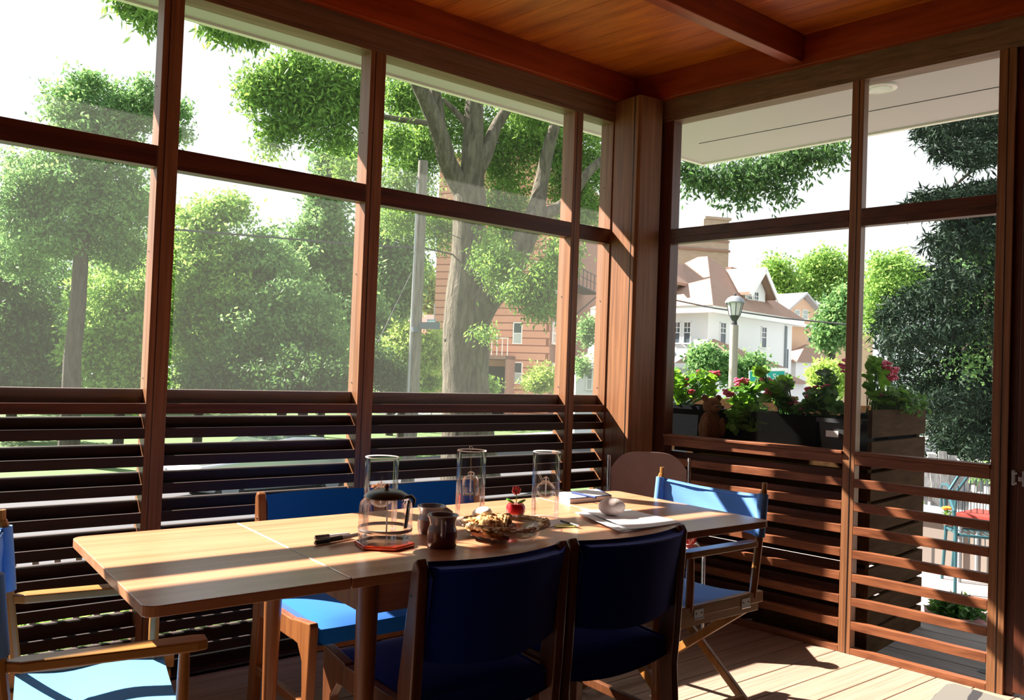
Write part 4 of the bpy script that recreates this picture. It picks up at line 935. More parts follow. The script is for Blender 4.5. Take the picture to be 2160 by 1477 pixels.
for br in ([(2110, 330, 14), (2050, 360, 14), (2010, 395, 14), (1950, 410, 14)], [(2105, 320, 14), (2060, 305, 14), (2010, 315, 14)], [(2120, 690, 14), (2060, 710, 13.5), (2030, 740, 13.3)], [(2150, 260, 14), (2050, 280, 14), (1950, 262, 14)]):
    g = MB(); g.tube([at(*q) for q in br], [.045, .03, .02, .01][:len(br)], 8); obj('branch', g, 'bark_far', spb, smooth=True)
tree('maple_sapling', 'young broadleaf tree with bright leaves growing in front of the spruce', [(2060, 600, 34, 50, 12.2), (2080, 700, 30, 60, 12.2), (2070, 520, 24, 40, 12.2), (2050, 770, 40, 30, 12.2)], 1300, .07, 'leaf_mid', [(2110, 900, 12.2, .04), (2085, 700, 12.2, .025), (2070, 520, 12.2, .012)], clump=.3, elong=.6)

# ------------------------------------------------------------------ buildings
def frame_at(px, D, px2, D2):
    a = at(px, 795, D); b = at(px2, 795, D2); a.z = b.z = GZ; u = (b-a); L = u.length; u.normalize()
    M = Matrix.Translation(a) @ Matrix.Rotation(math.atan2(u.y, u.x), 4, 'Z'); return M, L
def lhit(M, ax, val, px, py):
    Mi = M.inverted(); c = Mi @ CAM; d = Mi.to_3x3() @ ray(px, py); t = (val-c[ax])/d[ax]; return c+d*t
def window(par, M, face, val, px, py, wpx, hpx, split=True, munt=0, label=None, pane='window_dark', sill=True, lower=None):
    """face 'x': wall plane x=val looking to -x; face 'y': wall plane y=val looking to -y. px,py centre"""
    ax = 0 if face == 'x' else 1; o_ = 1-ax
    c = lhit(M, ax, val, px, py); a = lhit(M, ax, val, px-wpx/2, py); b = lhit(M, ax, val, px+wpx/2, py); t = lhit(M, ax, val, px, py-hpx/2); w = abs(a[o_]-b[o_]); h = abs(t.z-c.z)*2
    def bx(g, o0, o1, d0, d1, z0, z1):
        if ax == 0: g.box(val-d1, val-d0, o0, o1, z0, z1)
        else: g.box(o0, o1, val-d1, val-d0, z0, z1)
    s = max(.05, w*.10); cx = c[o_]; g = MB(M)
    bx(g, cx-w/2-s, cx-w/2, -.02, .05, c.z-h/2-s, c.z+h/2+s); bx(g, cx+w/2, cx+w/2+s, -.02, .05, c.z-h/2-s, c.z+h/2+s)
    bx(g, cx-w/2-s, cx+w/2+s, -.02, .05, c.z+h/2, c.z+h/2+s); bx(g, cx-w/2-s*1.3, cx+w/2+s*1.3, -.02, .09, c.z-h/2-s, c.z-h/2)
    if split: bx(g, cx-w/2, cx+w/2, .0, .035, c.z-s*.35, c.z+s*.35)
    for i in range(munt): q = cx-w/2+w*(i+1)/(munt+1); bx(g, q-.015, q+.015, .0, .03, c.z, c.z+h/2)
    if munt: bx(g, cx-w/2, cx+w/2, .0, .03, c.z+h*.25-.015, c.z+h*.25+.015)
    f_ = obj('window', g, 'white_trim', par)
    g = MB(M); bx(g, cx-w/2, cx+w/2, .0, .012, c.z-h/2, c.z+h/2); obj('pane', g, pane, f_)
    if lower: g = MB(M); bx(g, cx-w/2, cx+w/2, .012, .02, c.z-h/2, c.z); obj('blind', g, lower, f_)
def hip(g, x0, x1, y0, y1, z0, z1, inset, ridge=0):
    """hip roof"""
    cx = (x0+x1)/2; cy = (y0+y1)/2; r = ridge/2
    g.add([(x0, y0, z0), (x1, y0, z0), (x1, y1, z0), (x0, y1, z0), (cx, cy-r, z1), (cx, cy+r, z1)], [(0, 1, 4), (1, 2, 5, 4), (2, 3, 5), (3, 0, 4, 5), (3, 2, 1, 0)])
# white house
M, L = frame_at(1490, 40, 1668, 47)
wh = empty('white_house', M.translation, 0, 'white stucco two storey house with brown hip roof and gabled dormer behind the lamp post', 'house')
ZE = 6.45; LY = 6.3
g = MB(M); g.box(0, L, 0, LY, 0, ZE); obj('wall', g, 'white_paint', wh)
g = MB(M); g.box(-.5, L+.5, -.5, LY+.5, ZE-.12, ZE+.22); obj('eave', g, 'white_trim', wh)
pk = lhit(M, 0, L*.47, 1466, 549)
g = MB(M); hip(g, -.55, L+.55, -.55, LY+.55, ZE+.22, 9.9, 0, .6); obj('roof', g, 'roof_brown', wh)
dz0 = ZE+.35
a = lhit(M, 1, .25, 1571, 658); b = lhit(M, 1, .25, 1613, 662); t = lhit(M, 1, .25, 1596, 572)
g = MB(M); xm = t.x; zt = t.z; ze_ = lhit(M, 1, .25, 1571, 612).z
g.add([(a.x, .25, dz0-.1), (b.x, .25, dz0-.1), (b.x, .25, ze_+.1), (xm, .25, zt), (a.x, .25, ze_), (a.x, 4.2, dz0-.1), (b.x, 4.2, dz0-.1), (b.x, 4.2, ze_), (xm, 4.2, zt), (a.x, 4.2, ze_)],
      [(0, 1, 2, 3, 4), (9, 8, 7, 6, 5), (0, 4, 9, 5), (1, 6, 7, 2), (4, 3, 8, 9), (3, 2, 7, 8)]); dm = obj('dormer', g, 'white_paint', wh)
g = MB(M); sl_ = (zt-ze_)/(xm-a.x)
sr_ = (zt-ze_)/(b.x-xm)*.9
for sgn, xe in ((-1, a.x-.35), (1, b.x+.5)):
    ze2 = zt-(sl_ if sgn < 0 else sr_)*abs(xm-xe)
    g.add([(xm, -.25, zt+.05), (xe, -.25, ze2+.05), (xe, 4.4, ze2+.05), (xm, 4.4, zt+.05), (xm, -.25, zt+.2), (xe, -.25, ze2+.2), (xe, 4.4, ze2+.2), (xm, 4.4, zt+.2)], [(0, 1, 2, 3), (7, 6, 5, 4), (0, 4, 5, 1), (1, 5, 6, 2), (2, 6, 7, 3), (3, 7, 4, 0)])
obj('dormer_roof', g, 'roof_brown', dm)
g = MB(M)
for sgn, xe in ((-1, a.x-.4), (1, b.x+.55)): ze2 = zt-(sl_ if sgn < 0 else sr_)*abs(xm-xe); g.bar((xm, -.28, zt+.05), (xe, -.28, ze2+.05), .06, .26)
obj('bargeboard', g, 'white_trim', dm)
window(dm, M, 'y', .25, 1580.5, 632, 8.5, 32, munt=1); window(dm, M, 'y', .25, 1594, 633, 8.5, 32, munt=1)
# second dormer on the left face
a = lhit(M, 0, .5, 1425, 640); g = MB(M); y0 = 2.6; y1 = 5.2
g.add([(.5, y0, dz0), (.5, y1, dz0), (.5, y1, 8.1), (.5, (y0+y1)/2, 9.2), (.5, y0, 8.1), (4.5, y0, dz0), (4.5, y1, dz0), (4.5, y1, 8.1), (4.5, (y0+y1)/2, 9.2), (4.5, y0, 8.1)], [(0, 4, 3, 2, 1), (5, 6, 7, 8, 9), (0, 5, 9, 4), (1, 2, 7, 6), (4, 9, 8, 3), (3, 8, 7, 2)]); d2_ = obj('dormer', g, 'white_paint', wh)
g = MB(M)
for ye in (y0-.45, y1+.45):
    ym = (y0+y1)/2; ze2 = 9.2-(abs(ye-ym))*.79
    g.add([(-.1, ym, 9.25), (-.1, ye, ze2+.05), (4.6, ye, ze2+.05), (4.6, ym, 9.25), (-.1, ym, 9.4), (-.1, ye, ze2+.2), (4.6, ye, ze2+.2), (4.6, ym, 9.4)], [(0, 3, 2, 1), (4, 5, 6, 7), (0, 1, 5, 4), (1, 2, 6, 5), (2, 3, 7, 6), (3, 0, 4, 7)])
obj('dormer_roof', g, 'roof_brown', d2_)
for px_ in (1428, 1450): window(wh, M, 'x', 0, px_, 702, 13, 43, munt=1)
window(wh, M, 'y', 0, 1524, 703, 11, 43, munt=1); window(wh, M, 'y', 0, 1610.5, 712, 9.5, 42, munt=1)
ch_ = lhit(M, 1, LY*.75, 1557, 570); g = MB(M); g.box(ch_.x-.9, ch_.x+.9, LY*.75, LY*.75+.8, 7, ch_.z+.1); obj('chimney', g, 'brick_brown', wh)
g = MB(M); q = lhit(M, 1, -.05, 1658, 700); g.box(q.x-.06, q.x+.06, -.12, -.02, 0, ZE-.2); g.box(q.x+.25, q.x+.31, -.10, -.02, 0, ZE-1.5); obj('drain_pipe', g, 'galv', wh)
def lean(par, M, x0, x1, y0, y1, z0, z1, name='porch_roof'):
    g = MB(M); g.add([(x0, y0, z0), (x1, y0, z0), (x1, y1, z0+.0), (x0, y1, z0), ((x0*.5+x1*.5), y1, z1)], [(0, 1, 4), (1, 2, 4), (3, 0, 4), (3, 2, 1, 0)]); r_ = obj(name, g, 'roof_brown', par)
    g = MB(M); g.box(x0-.03, x1+.03, y0-.03, y1, z0-.22, z0-.0); obj('porch_fascia', g, 'white_trim', r_)
    g = MB(M); g.box(x0+.35, x1-.35, y0+.35, y1, 0, z0-.22); obj('porch_wall', g, 'white_paint', r_)
a = lhit(M, 1, -2.0, 1500, 770); b = lhit(M, 1, -2.0, 1638, 765)
lean(wh, M, a.x+.2, b.x+.8, -2.2, 0, a.z+.05, a.z+1.35)
M2 = M @ Matrix.Translation((0, LY, 0)) @ Matrix.Rotation(-PI/2, 4, 'Z')
lean(wh, M2, .6, 4.4, -2.0, 0, a.z+.1, a.z+1.3)
g = MB(M); g.box(L, L+3.2, .6, 5, 0, 3.0); obj('side_wing', g, 'white_paint', wh)
g = MB(M); hip(g, L-.2, L+3.6, .2, 5.4, 3.0, 4.1, 0, 1); obj('side_wing_roof', g, 'roof_brown', wh)
# peach house
M, L = frame_at(1648, 58, 1760, 64)
M, L = frame_at(1662, 56, 1850, 62)
ph = empty('peach_house', M.translation, 0, 'peach coloured house with grey gable roof behind the white house', 'house')
g = MB(M); z1 = lhit(M, 1, 0, 1700, 688).z; za = lhit(M, 1, 0, 1690, 622).z; xa = lhit(M, 1, 0, 1690, 640).x; xl = lhit(M, 1, 0, 1654, 650).x; xr = lhit(M, 1, 0, 1728, 668).x; zl = lhit(M, 1, 0, 1656, 655).z
g.box(xl-.2, L, .4, 9, 0, z1); g.add([(xl, 0, z1), (xr, 0, z1), (xr, 0, zl), (xa, 0, za-.1), (xl, 0, zl), (xl, 7, z1), (xr, 7, z1), (xr, 7, zl), (xa, 7, za-.1), (xl, 7, zl)], [(0, 1, 2, 3, 4), (9, 8, 7, 6, 5), (0, 4, 9, 5), (1, 6, 7, 2), (0, 5, 6, 1), (4, 3, 8, 9), (3, 2, 7, 8)]); obj('wall', g, 'peach', ph)
g = MB(M); k_ = (za-zl)/(xa-xl)
for xe in (xl-.6, xr+1.0):
    ze2 = za-k_*abs(xe-xa)
    g.add([(xa, -.5, za), (xe, -.5, ze2), (xe, 7.5, ze2), (xa, 7.5, za), (xa, -.5, za+.15), (xe, -.5, ze2+.15), (xe, 7.5, ze2+.15), (xa, 7.5, za+.15)], [(0, 1, 2, 3), (7, 6, 5, 4), (0, 4, 5, 1), (1, 5, 6, 2), (2, 6, 7, 3), (3, 7, 4, 0)])
obj('roof', g, 'roof_grey', ph)
g = MB(M); zq = lhit(M, 1, 0, 1700, 688).z; g.box(xl-.4, xr+.5, -.25, .4, zq-.1, zq+.12); obj('skirt_trim', g, 'white_trim', ph)
g = MB(M); zq = lhit(M, 1, -1, 1690, 762).z; hip(g, xl-1.2, xl+4.0, -2, .4, zq-.1, zq+1.2, 0, 0); obj('porch_roof', g, 'roof_brown', ph)
g = MB(M); g.box(xl-1.0, xl+3.8, -1.8, .4, 0, zq-.1); obj('porch_wall', g, 'white_paint', ph)
window(ph, M, 'y', 0, 1680.5, 664, 10, 18, pane='window_blind'); window(ph, M, 'y', 0, 1697.5, 664, 10, 18, pane='window_blind'); window(ph, M, 'y', .4, 1708, 716, 8, 9, split=False)
g = MB(M); g.box(xa-.3, xa+.3, 5, 5.6, za-.5, za+1.1); obj('chimney', g, 'brick_brown', ph)
# orange brick apartment building
M, L = frame_at(1153, 46, 1250, 56.5); M = M
ap = empty('apartment_building', M.translation, 0, 'orange brick apartment building with dark banded courses behind the big tree trunk', 'building')
g = MB(M); g.box(.2, 14, .0, 6.9, 0, 15.5); obj('wall', g, 'brick_brown', ap)
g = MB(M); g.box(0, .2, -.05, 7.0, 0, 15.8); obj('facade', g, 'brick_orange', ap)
for py_ in (703, 787, 615, 525): 
    window(ap, M, 'x', 0, 1092, py_, 16, 42 if py_ != 615 else 40, lower='window_blind')
for py_ in (704, 790, 612, 540):
    c0 = lhit(M, 1, 0, 1163, py_); window(ap, M, 'y', 0, 1173 if py_ != 790 else 1172, py_, 14, 38, lower='window_blind')
g = MB(M); q = lhit(M, 0, -.8, 1035, 750); g.box(-1.4, 0, q.y-1.2, q.y+1.0, q.z-.2, q.z); g.box(-1.4, 0, q.y-1.2, q.y-1.1, 0, q.z); obj('entry_canopy', g, 'brick_brown', ap)
g = MB(M); g.box(-.03, .02, q.y-.8, q.y+.7, 0, q.z-.6); obj('entry_door', g, 'black_matte', ap)
g = MB(M)
for i in range(8): g.box(-1.38, -1.34, q.y-1.2+i*.31, q.y-1.16+i*.31, q.z, q.z+1.0)
g.box(-1.4, -1.32, q.y-1.2, q.y+1.0, q.z+.95, q.z+1.0); obj('balcony_rail', g, 'white', ap)
# fire escape on the shaded side
g = MB(M)
for py_ in (600,):
    q1 = lhit(M, 1, -1.0, 1215, py_); q2 = lhit(M, 1, -1.0, 1262, py_+4)
    g.box(q1.x, q2.x, -1.2, 0, q1.z-.06, q1.z)
    for i in range(7): xx = q1.x+(q2.x-q1.x)*i/6; g.box(xx-.02, xx+.02, -1.2, -1.16, q1.z, q1.z+1.0)
    g.box(q1.x, q2.x, -1.2, -1.16, q1.z+.96, q1.z+1.0); g.box(q1.x, q2.x, -1.2, -1.16, q1.z+.5, q1.z+.53); g.bar((q2.x, -1.1, q1.z), (q1.x, -.1, q1.z-2.6), .06, .06)
obj('fire_escape', g, 'cable', ap)
# tan brick building
M, L = frame_at(1150, 74, 1529, 78)
tn = empty('brick_building', M.translation, 0, 'tall tan brick building rising behind the white house roof', 'building')
zt = lhit(M, 1, 0, 1500, 508).z
g = MB(M); g.box(0, L, 0, 14, 0, zt); obj('wall', g, 'brick_tan', tn)
g = MB(M); q = lhit(M, 1, 0, 1506, 463); a = lhit(M, 1, 0, 1484, 480); g.box(a.x, L-.05, .0, 2.2, zt, q.z); g.box(a.x+.1, L+.15, -.12, 2.3, q.z, q.z+.25); obj('chimney', g, 'brick_tan', tn)
g = MB(M); g.box(0, L+.1, -.15, .0, zt-1.0, zt-.8); g.box(0, L+.05, -.08, .0, zt-.08, zt+.1); obj('cornice', g, 'brick_brown', tn)
for px_, py_ in ((1244, 622), (1418, 560), (1500, 562)): window(tn, M, 'y', 0, px_, py_, 8, 26)
# small white house left of the corner post
M, L = frame_at(1215, 36, 1300, 36)
sw = empty('white_cottage', M.translation, 0, 'low white house with double windows in the narrow pane beside the corner post', 'house')
zt = lhit(M, 1, 0, 1250, 768).z; g = MB(M); g.box(0, L+2, 0, 5, 0, zt); obj('wall', g, 'white_paint', sw)
g = MB(M); hip(g, -.3, L+2.3, -.4, 5.4, zt, zt+1.0, 0, 1); obj('roof', g, 'roof_brown', sw)
g = MB(M); g.box(-.35, L+2.3, -.45, -.3, zt-.2, zt+.04); obj('fascia', g, 'white_trim', sw)
z2 = lhit(M, 1, 2, 1260, 672).z; g = MB(M); q = lhit(M, 1, 2, 1255, 672); g.box(q.x, L+2, 2, 5, zt, z2); obj('upper_wall', g, 'white_paint', sw); g = MB(M); hip(g, q.x-.4, L+2.3, 1.6, 5.4, z2, z2+1.0, 0, 1); obj('upper_roof', g, 'roof_brown', sw)
window(sw, M, 'y', 0, 1243, 800, 9, 42, lower='window_blind'); window(sw, M, 'y', 0, 1262, 800, 9, 42, lower='window_blind')
# green house with red roof
M, L = frame_at(826, 54, 926, 54)
gh = empty('green_house', M.translation, 0, 'green walled building with red roof behind the utility pole', 'building')
z1 = lhit(M, 1, 0, 880, 706).z; z2 = lhit(M, 1, 0, 880, 655).z
g = MB(M); g.box(0, L, 0, 8, 0, z1); obj('wall', g, 'green_wall', gh)
g = MB(M); g.add([(-.3, -.4, z1), (L, -.4, z1), (L, 4, z2), (1.2, 4, z2), (-.3, 8.4, z1), (L, 8.4, z1)], [(0, 1, 2, 3), (4, 3, 2, 5), (0, 3, 4), (1, 5, 2), (0, 4, 5, 1)]); obj('roof', g, 'red_roof', gh)
window(gh, M, 'y', 0, 914, 786, 9, 44); window(gh, M, 'y', 0, 927, 788, 9, 44)
a_ = at(912, 681, 40); 
bs = empty('billboard_sign', (a_.x, a_.y, GZ), 0, 'blue sign board on a thin pole in front of the red roof', 'sign')
R2n = R2.normalized()
g = MB(); g.bar(at(901, 681, 40), at(919, 681, 40), .08, .34); obj('board', g, 'sign_blue', bs)
g = MB(); g.bar(at(903, 680, 39.9), at(917, 680, 39.9), .03, .12); obj('lettering', g, 'white', bs)
g = MB(); g.tube([(at(917, 700, 40).x, at(917, 700, 40).y, GZ), at(917, 640, 40)], .03, 8); obj('pole', g, 'galv', bs, smooth=True)

# ------------------------------------------------------------------ utility pole, wires, lamps, signs
a = at(871, 830, 20); b = at(893, 340, 20)
up_ = empty('utility_pole', (a.x, a.y, GZ), 0, 'weathered wooden utility pole left of the big tree', 'utility pole')
g = MB(); g.tube([(a.x-.06, a.y, GZ), a, b], [.165, .155, .12], 16); obj('pole', g, 'pole_wood', up_, smooth=True)
g = MB(); g.tube([at(862, 830, 19.8), at(878, 450, 19.8), at(881, 380, 19.8)], .022, 8); obj('conduit', g, 'galv', up_, smooth=True)
g = MB(); g.tube([at(876, 690, 19.75), at(876, 700, 19.75)], .09, 12); g.bar(at(885, 687, 19.8), at(928, 687, 19.8), .02, .17); obj('bracket_sign', g, 'sign_slate', up_)
wires = [('thick overhead cable crossing the second window to the pole', [(340, 482, 17), (600, 503, 18.5), (760, 517, 19.5), (893, 523, 20), (960, 538, 23), (1150, 560, 34)], .022),
         ('thin overhead wire between the pole and the tree', [(893, 470, 20), (1010, 520, 24), (1180, 560, 32)], .010),
         ('slanting guy wire left of the utility pole', [(868, 575, 19), (797, 722, 15)], .008),
         ('overhead cable crossing in front of the white house', [(1385, 625, 30), (1500, 649, 29), (1650, 671, 28), (1800, 686, 27)], .03)]
for lab, pts, r in wires:
    e = empty('overhead_wire', at(*pts[0]), 0, lab, 'wire', 'overhead wires'); g = MB(); g.tube([at(*q) for q in pts], r, 6); obj('cable', g, 'cable', e)
def street_lamp(px, ytop, D, label):
    c = at(px, ytop, D); k = Vector((c.x, c.y, 0)); t = empty('street_lamp', (c.x, c.y, GZ), 0, label, 'street lamp', 'street lamps'); zt = c.z; s = D/FPX
    def Z(y): return at(px, y, D).z
    sc_ = 15/FPX*.99*(D/15); pxm = lambda v: v*s
    y0 = ytop
    g = MB(); g.lathe([(pxm(9), GZ), (pxm(8.6), Z(y0+66))], k, 20); obj('post', g, 'lamp_post', t, smooth=True)
    g = MB(); g.lathe([(pxm(6), Z(y0+66)), (pxm(6), Z(y0+62)), (pxm(5), Z(y0+58)), (pxm(9), Z(y0+50)), (pxm(11.5), Z(y0+46))], k, 20); obj('collar', g, 'lamp_black', t, smooth=True)
    g = MB(); g.lathe([(pxm(11), Z(y0+46)), (pxm(16.5), Z(y0+20))], k, 8); obj('glass_lantern', g, 'lamp_glass', t)
    g = MB()
    for i in range(8):
        a = i*PI/4; g.tube([k+Vector((pxm(11.3)*math.cos(a), pxm(11.3)*math.sin(a), Z(y0+46))), k+Vector((pxm(17)*math.cos(a), pxm(17)*math.sin(a), Z(y0+20)))], pxm(.8), 6)
    obj('lantern_rib', g, 'lamp_black', t)
    g = MB(); g.lathe([(pxm(20.5), Z(y0+20)), (pxm(21), Z(y0+17.5)), (pxm(15), Z(y0+9)), (pxm(8), Z(y0+5)), (0, Z(y0+4))], k, 24); obj('hood', g, 'galv', t, smooth=True)
    g = MB(); g.lathe([(0, Z(y0+4.5)), (pxm(2.6), Z(y0+3)), (pxm(2.8), Z(y0+1)), (pxm(1), Z(y0-1)), (0, Z(y0-3))], k, 12); obj('finial', g, 'lamp_black', t, smooth=True)
street_lamp(1551, 620, 15, 'grey street lamp post with black lantern in front of the white house')
street_lamp(1407, 730, 30, 'distant small street lamp at the left edge of the right hand window')
# green street sign
c = at(1618, 794, 14); R2n = R2.normalized()
Ms = Matrix.Translation(c) @ Matrix((R2n, F2.normalized(), Vector((0, 0, 1)))).transposed().to_4x4() @ Matrix.Rotation(math.radians(-2.6), 4, 'Y')
ss = empty('street_sign', (c.x, c.y, GZ), 0, 'green street name sign with white letters behind the flowers', 'sign')
k_ = 14/FPX
g = MB(Ms); g.box(-38*k_, 38*k_, -.012, .012, -14*k_, 12*k_); obj('border', g, 'white', ss)
g = MB(Ms); g.box(-36.5*k_, 36.5*k_, -.016, .0, -12.7*k_, 10.6*k_); obj('plate', g, 'sign_green', ss)
cu = bpy.data.curves.new('txt', 'FONT'); cu.body = '27th St'; cu.size = 17*k_; cu.align_x = 'CENTER'; cu.extrude = .003; to = bpy.data.objects.new('txt', cu); col.objects.link(to)
dg = bpy.context.evaluated_depsgraph_get(); me = bpy.data.meshes.new_from_object(to.evaluated_get(dg)); bpy.data.objects.remove(to)
Mt = Ms @ Matrix.Translation((0, -.018, -6.5*k_)) @ Matrix.Rotation(PI/2, 4, 'X')
g = MB(); g.add([Mt @ v.co for v in me.vertices], [tuple(p.vertices) for p in me.polygons]); obj('lettering', g, 'white', ss)
g = MB(); g.tube([(c.x, c.y, GZ), (c.x, c.y, c.z-.1)], .03, 10); obj('post', g, 'galv', ss)

# ------------------------------------------------------------------ cars
def car(px, py, ang, colr, label, L=4.5, z=GZ):
    p = onz(px, py, z); t = empty('car', p, 0, label, 'car', 'parked cars'); M = Matrix.Translation(p) @ Matrix.Rotation(ang, 4, 'Z'); W = .86; h = L/2
    prof = [(-h, .35), (-h+.03, .68), (-h+.25, .86), (-h+1.15, .95), (-h+1.95, 1.36), (-h+2.5, 1.43), (-h+3.3, 1.40), (-h+4.05, 1.0), (h-.08, .95), (h, .6), (h-.03, .35), (h-.5, .25), (-h+.5, .25)]
    def ex(g, P, w0, w1):
        n = len(P); vs = [(a, w0, b) for a, b in P]+[(a, w1, b) for a, b in P]; g.add(vs, [tuple(range(n)), tuple(range(n, 2*n))[::-1]]+[(i, n+i, n+(i+1) % n, (i+1) % n) for i in range(n)])
    g = MB(M); ex(g, prof, -W, W); obj('body', g, colr, t, bevel=.05)
    g = MB(M); ex(g, [(-h+1.35, .97), (-h+2.05, 1.32), (-h+3.22, 1.32), (-h+3.85, .99)], -W-.01, W+.01); obj('side_windows', g, 'car_glass', t)
    g = MB(M)
    for xx in (-h+2.55, -h+2.62): g.box(xx, xx+.06, -W-.015, W+.015, .96, 1.36)
    obj('pillar', g, colr, t)
    for xx in (-h+.92, h-.95):
        for sy in (-1, 1):
            g = MB(M); g.lathe([(0, -.11), (.32, -.11), (.34, -.08), (.34, .08), (.32, .11), (0, .11)], (xx, sy*(W-.08), .33), 24, M=Matrix.Rotation(PI/2, 4, 'X')); w = obj('wheel', g, 'rubber', t, smooth=True)
            g = MB(M); g.lathe([(0, -.125), (.19, -.12), (.21, -.11), (.21, .11), (0, .125)], (xx, sy*(W-.08), .33), 16, M=Matrix.Rotation(PI/2, 4, 'X')); obj('hubcap', g, 'galv', w, smooth=True)
    g = MB(M); g.box(-h-.01, -h+.12, -.75, -.5, .58, .70); g.box(-h-.01, -h+.12, .5, .75, .58, .70); obj('headlamp', g, 'lamp_glass', t)
    g = MB(M); g.box(-h+.25, -h+.5, -W-.012, W+.012, .58, .66); obj('side_marker', g, 'lens_orange', t)
ang = math.atan2(u_.y, u_.x)
car(560, 1042, ang-.20, 'car_silver', 'silver sedan parked on the street behind the slats of the second bay')
car(915, 903, ang, 'car_white', 'white car glimpsed through the top slat gap left of the big trunk')
car(372, 862, ang, 'car_blue', 'blue car far off in the lot just right of the upper left post')
car(236, 868, ang, 'car_red', 'red car far off in the lot just left of the upper left post')
car(540, 863, ang, 'car_white', 'white car far off behind the bushes in the second bay')
car(2075, 958, ang-.9, 'car_silver', 'silver car parked on the far road under the spruce')

# ------------------------------------------------------------------ wooden planter outside the right wall
pb = empty('wooden_planter', rw(.48, -.6, -.2), 0, 'tall slatted brown wooden planter box outside the right wall', 'planter')
z = -.2; i = 0
zs = []
zt = 1.095
while zt > -.2:
    zs.append((max(-.2, zt-.128), zt)); zt -= .146
for a, b in zs:
    g = MB(RM); g.box(.12, .855, -1.30, -1.28, a, b); g.box(.835, .855, -1.28, .1, a, b); obj('board', g, 'planter_wood', pb, bevel=.002)
for a, b in zs[2:]:
    g = MB(RM); g.box(.12, .14, -1.28, .1, a, b); obj('board', g, 'planter_wood', pb, bevel=.002)
g = MB(RM)
for r_, s_ in ((.142, -1.278), (.79, -1.278), (.142, .05), (.79, .05)): g.box(r_, r_+.045, s_, s_+.045, -.2, 1.0 if s_ < -1 and r_ > .5 else .85)
obj('corner_post', g, 'planter_wood', pb)
g = MB(RM); g.box(.13, .84, -1.28, .1, .815, .835); obj('shelf', g, 'planter_wood', pb)
def trough(r0, r1, s0, s1, z0, z1, label, mat='black_fabric', name='planter_trough'):
    t = empty(name, rw((r0+r1)/2, (s0+s1)/2, z0), 0, label, 'planter'); e = .02
    g = MB(RM); vs = [(r0+e, s0+e, z0), (r1-e, s0+e, z0), (r1-e, s1-e, z0), (r0+e, s1-e, z0), (r0, s0, z1), (r1, s0, z1), (r1, s1, z1), (r0, s1, z1), (r0+.012, s0+.012, z1), (r1-.012, s0+.012, z1), (r1-.012, s1-.012, z1), (r0+.012, s1-.012, z1), (r0+.012, s0+.012, z1-.03), (r1-.012, s0+.012, z1-.03), (r1-.012, s1-.012, z1-.03), (r0+.012, s1-.012, z1-.03)]
    fs = [(0, 3, 2, 1)]+[(i, (i+1) % 4, 4+(i+1) % 4, 4+i) for i in range(4)]+[(4+i, 4+(i+1) % 4, 8+(i+1) % 4, 8+i) for i in range(4)]+[(8+i, 8+(i+1) % 4, 12+(i+1) % 4, 12+i) for i in range(4)]
    g.add(vs, fs); obj('body', g, mat, t)
    g = MB(RM); g.box(r0+.012, r1-.012, s0+.012, s1-.012, z1-.032, z1-.02); obj('soil', g, 'soil', t)
    g = MB(RM); g.box(r0-.008, r0+.002, s0-.008, s1+.008, z1-.018, z1+.002); g.box(r1-.002, r1+.008, s0-.008, s1+.008, z1-.018, z1+.002); g.box(r0, r1, s0-.008, s0+.002, z1-.018, z1+.002); g.box(r0, r1, s1-.002, s1+.008, z1-.018, z1+.002); obj('rim', g, mat, t)
    return t
trough(.20, .45, -.34, .08, .836, 1.058, 'black planter trough left of the carved bear')
trough(.22, .50, -1.00, -.42, .836, 1.045, 'long black planter trough right of the carved bear')
tq = trough(.16, .36, -1.235, -1.03, .836, 1.042, 'square grey flower pot beside the right window post', 'pot_grey', 'flower_pot')
g = MB(RM); g.box(.155, .162, -1.13, -1.07, .955, .985); obj('paper_label', g, 'white', tq)
trough(.42, .80, -1.27, -1.04, .836, 1.06, 'square dark pot inside the slatted wooden planter end', 'black_fabric', 'flower_pot')
# begonias
def begonia(base, blobs, nl, flowers, label, leafr=(.022, .040), mat='leaf_begonia'):
    t = empty('begonia', base, 0, label, 'plant', 'pink begonias in the window planters')
    g = MB(); st = MB()
    for (px, py, rx, ry, D_) in blobs:
        for i in range(nl):
            a = rd.uniform(0, 2*PI); q = math.sqrt(rd.random()); x = px+rx*q*math.cos(a); y = py+ry*q*math.sin(a)
            c = at(x, y, D_+rd.uniform(-.12, .12)); r = rd.uniform(*leafr); tilt = rd.gauss(0, .65); az = rd.uniform(0, 2*PI)
            M = Matrix.Translation(c) @ Matrix.Rotation(az, 4, 'Z') @ Matrix.Rotation(tilt, 4, 'Y') @ Matrix.Rotation(.35, 4, 'X')
            vs = [Vector((0, 0, -.15*r))]+[Vector((r*(1+.08*math.sin(3*k))*math.cos(k*PI/6)*(1.15 if k < 1 else 1), r*.86*math.sin(k*PI/6), .10*r*math.cos(2*k))) for k in range(12)]
            g.add([M @ v for v in vs], [(0, k+1, (k+1) % 12+1) for k in range(12)])
            if i % 3 == 0: st.tube([base+Vector((rd.uniform(-.05, .05), rd.uniform(-.05, .05), -.01)), c], .0022, 5)
    obj('leaves', g, mat, t, smooth=False); obj('stems', st, 'leaf_begonia_dark', t)
    g = MB()
    for (px, py, rx, ry, D_, n) in flowers:
        for i in range(n):
            c = at(px+rd.uniform(-rx, rx), py+rd.uniform(-ry, ry), D_+rd.uniform(-.03, .03))
            for k in range(4):
                a = k*PI/2+rd.random(); g.blob(c+Vector((math.cos(a), math.sin(a), rd.uniform(-.5, .5)))*.0075, (.0088, .0088, .006), 6)
    if flowers: obj('blossoms', g, 'petal_pink' if 'red' not in label else 'petal_deep', t, smooth=True)
    return t
DB = 4.05
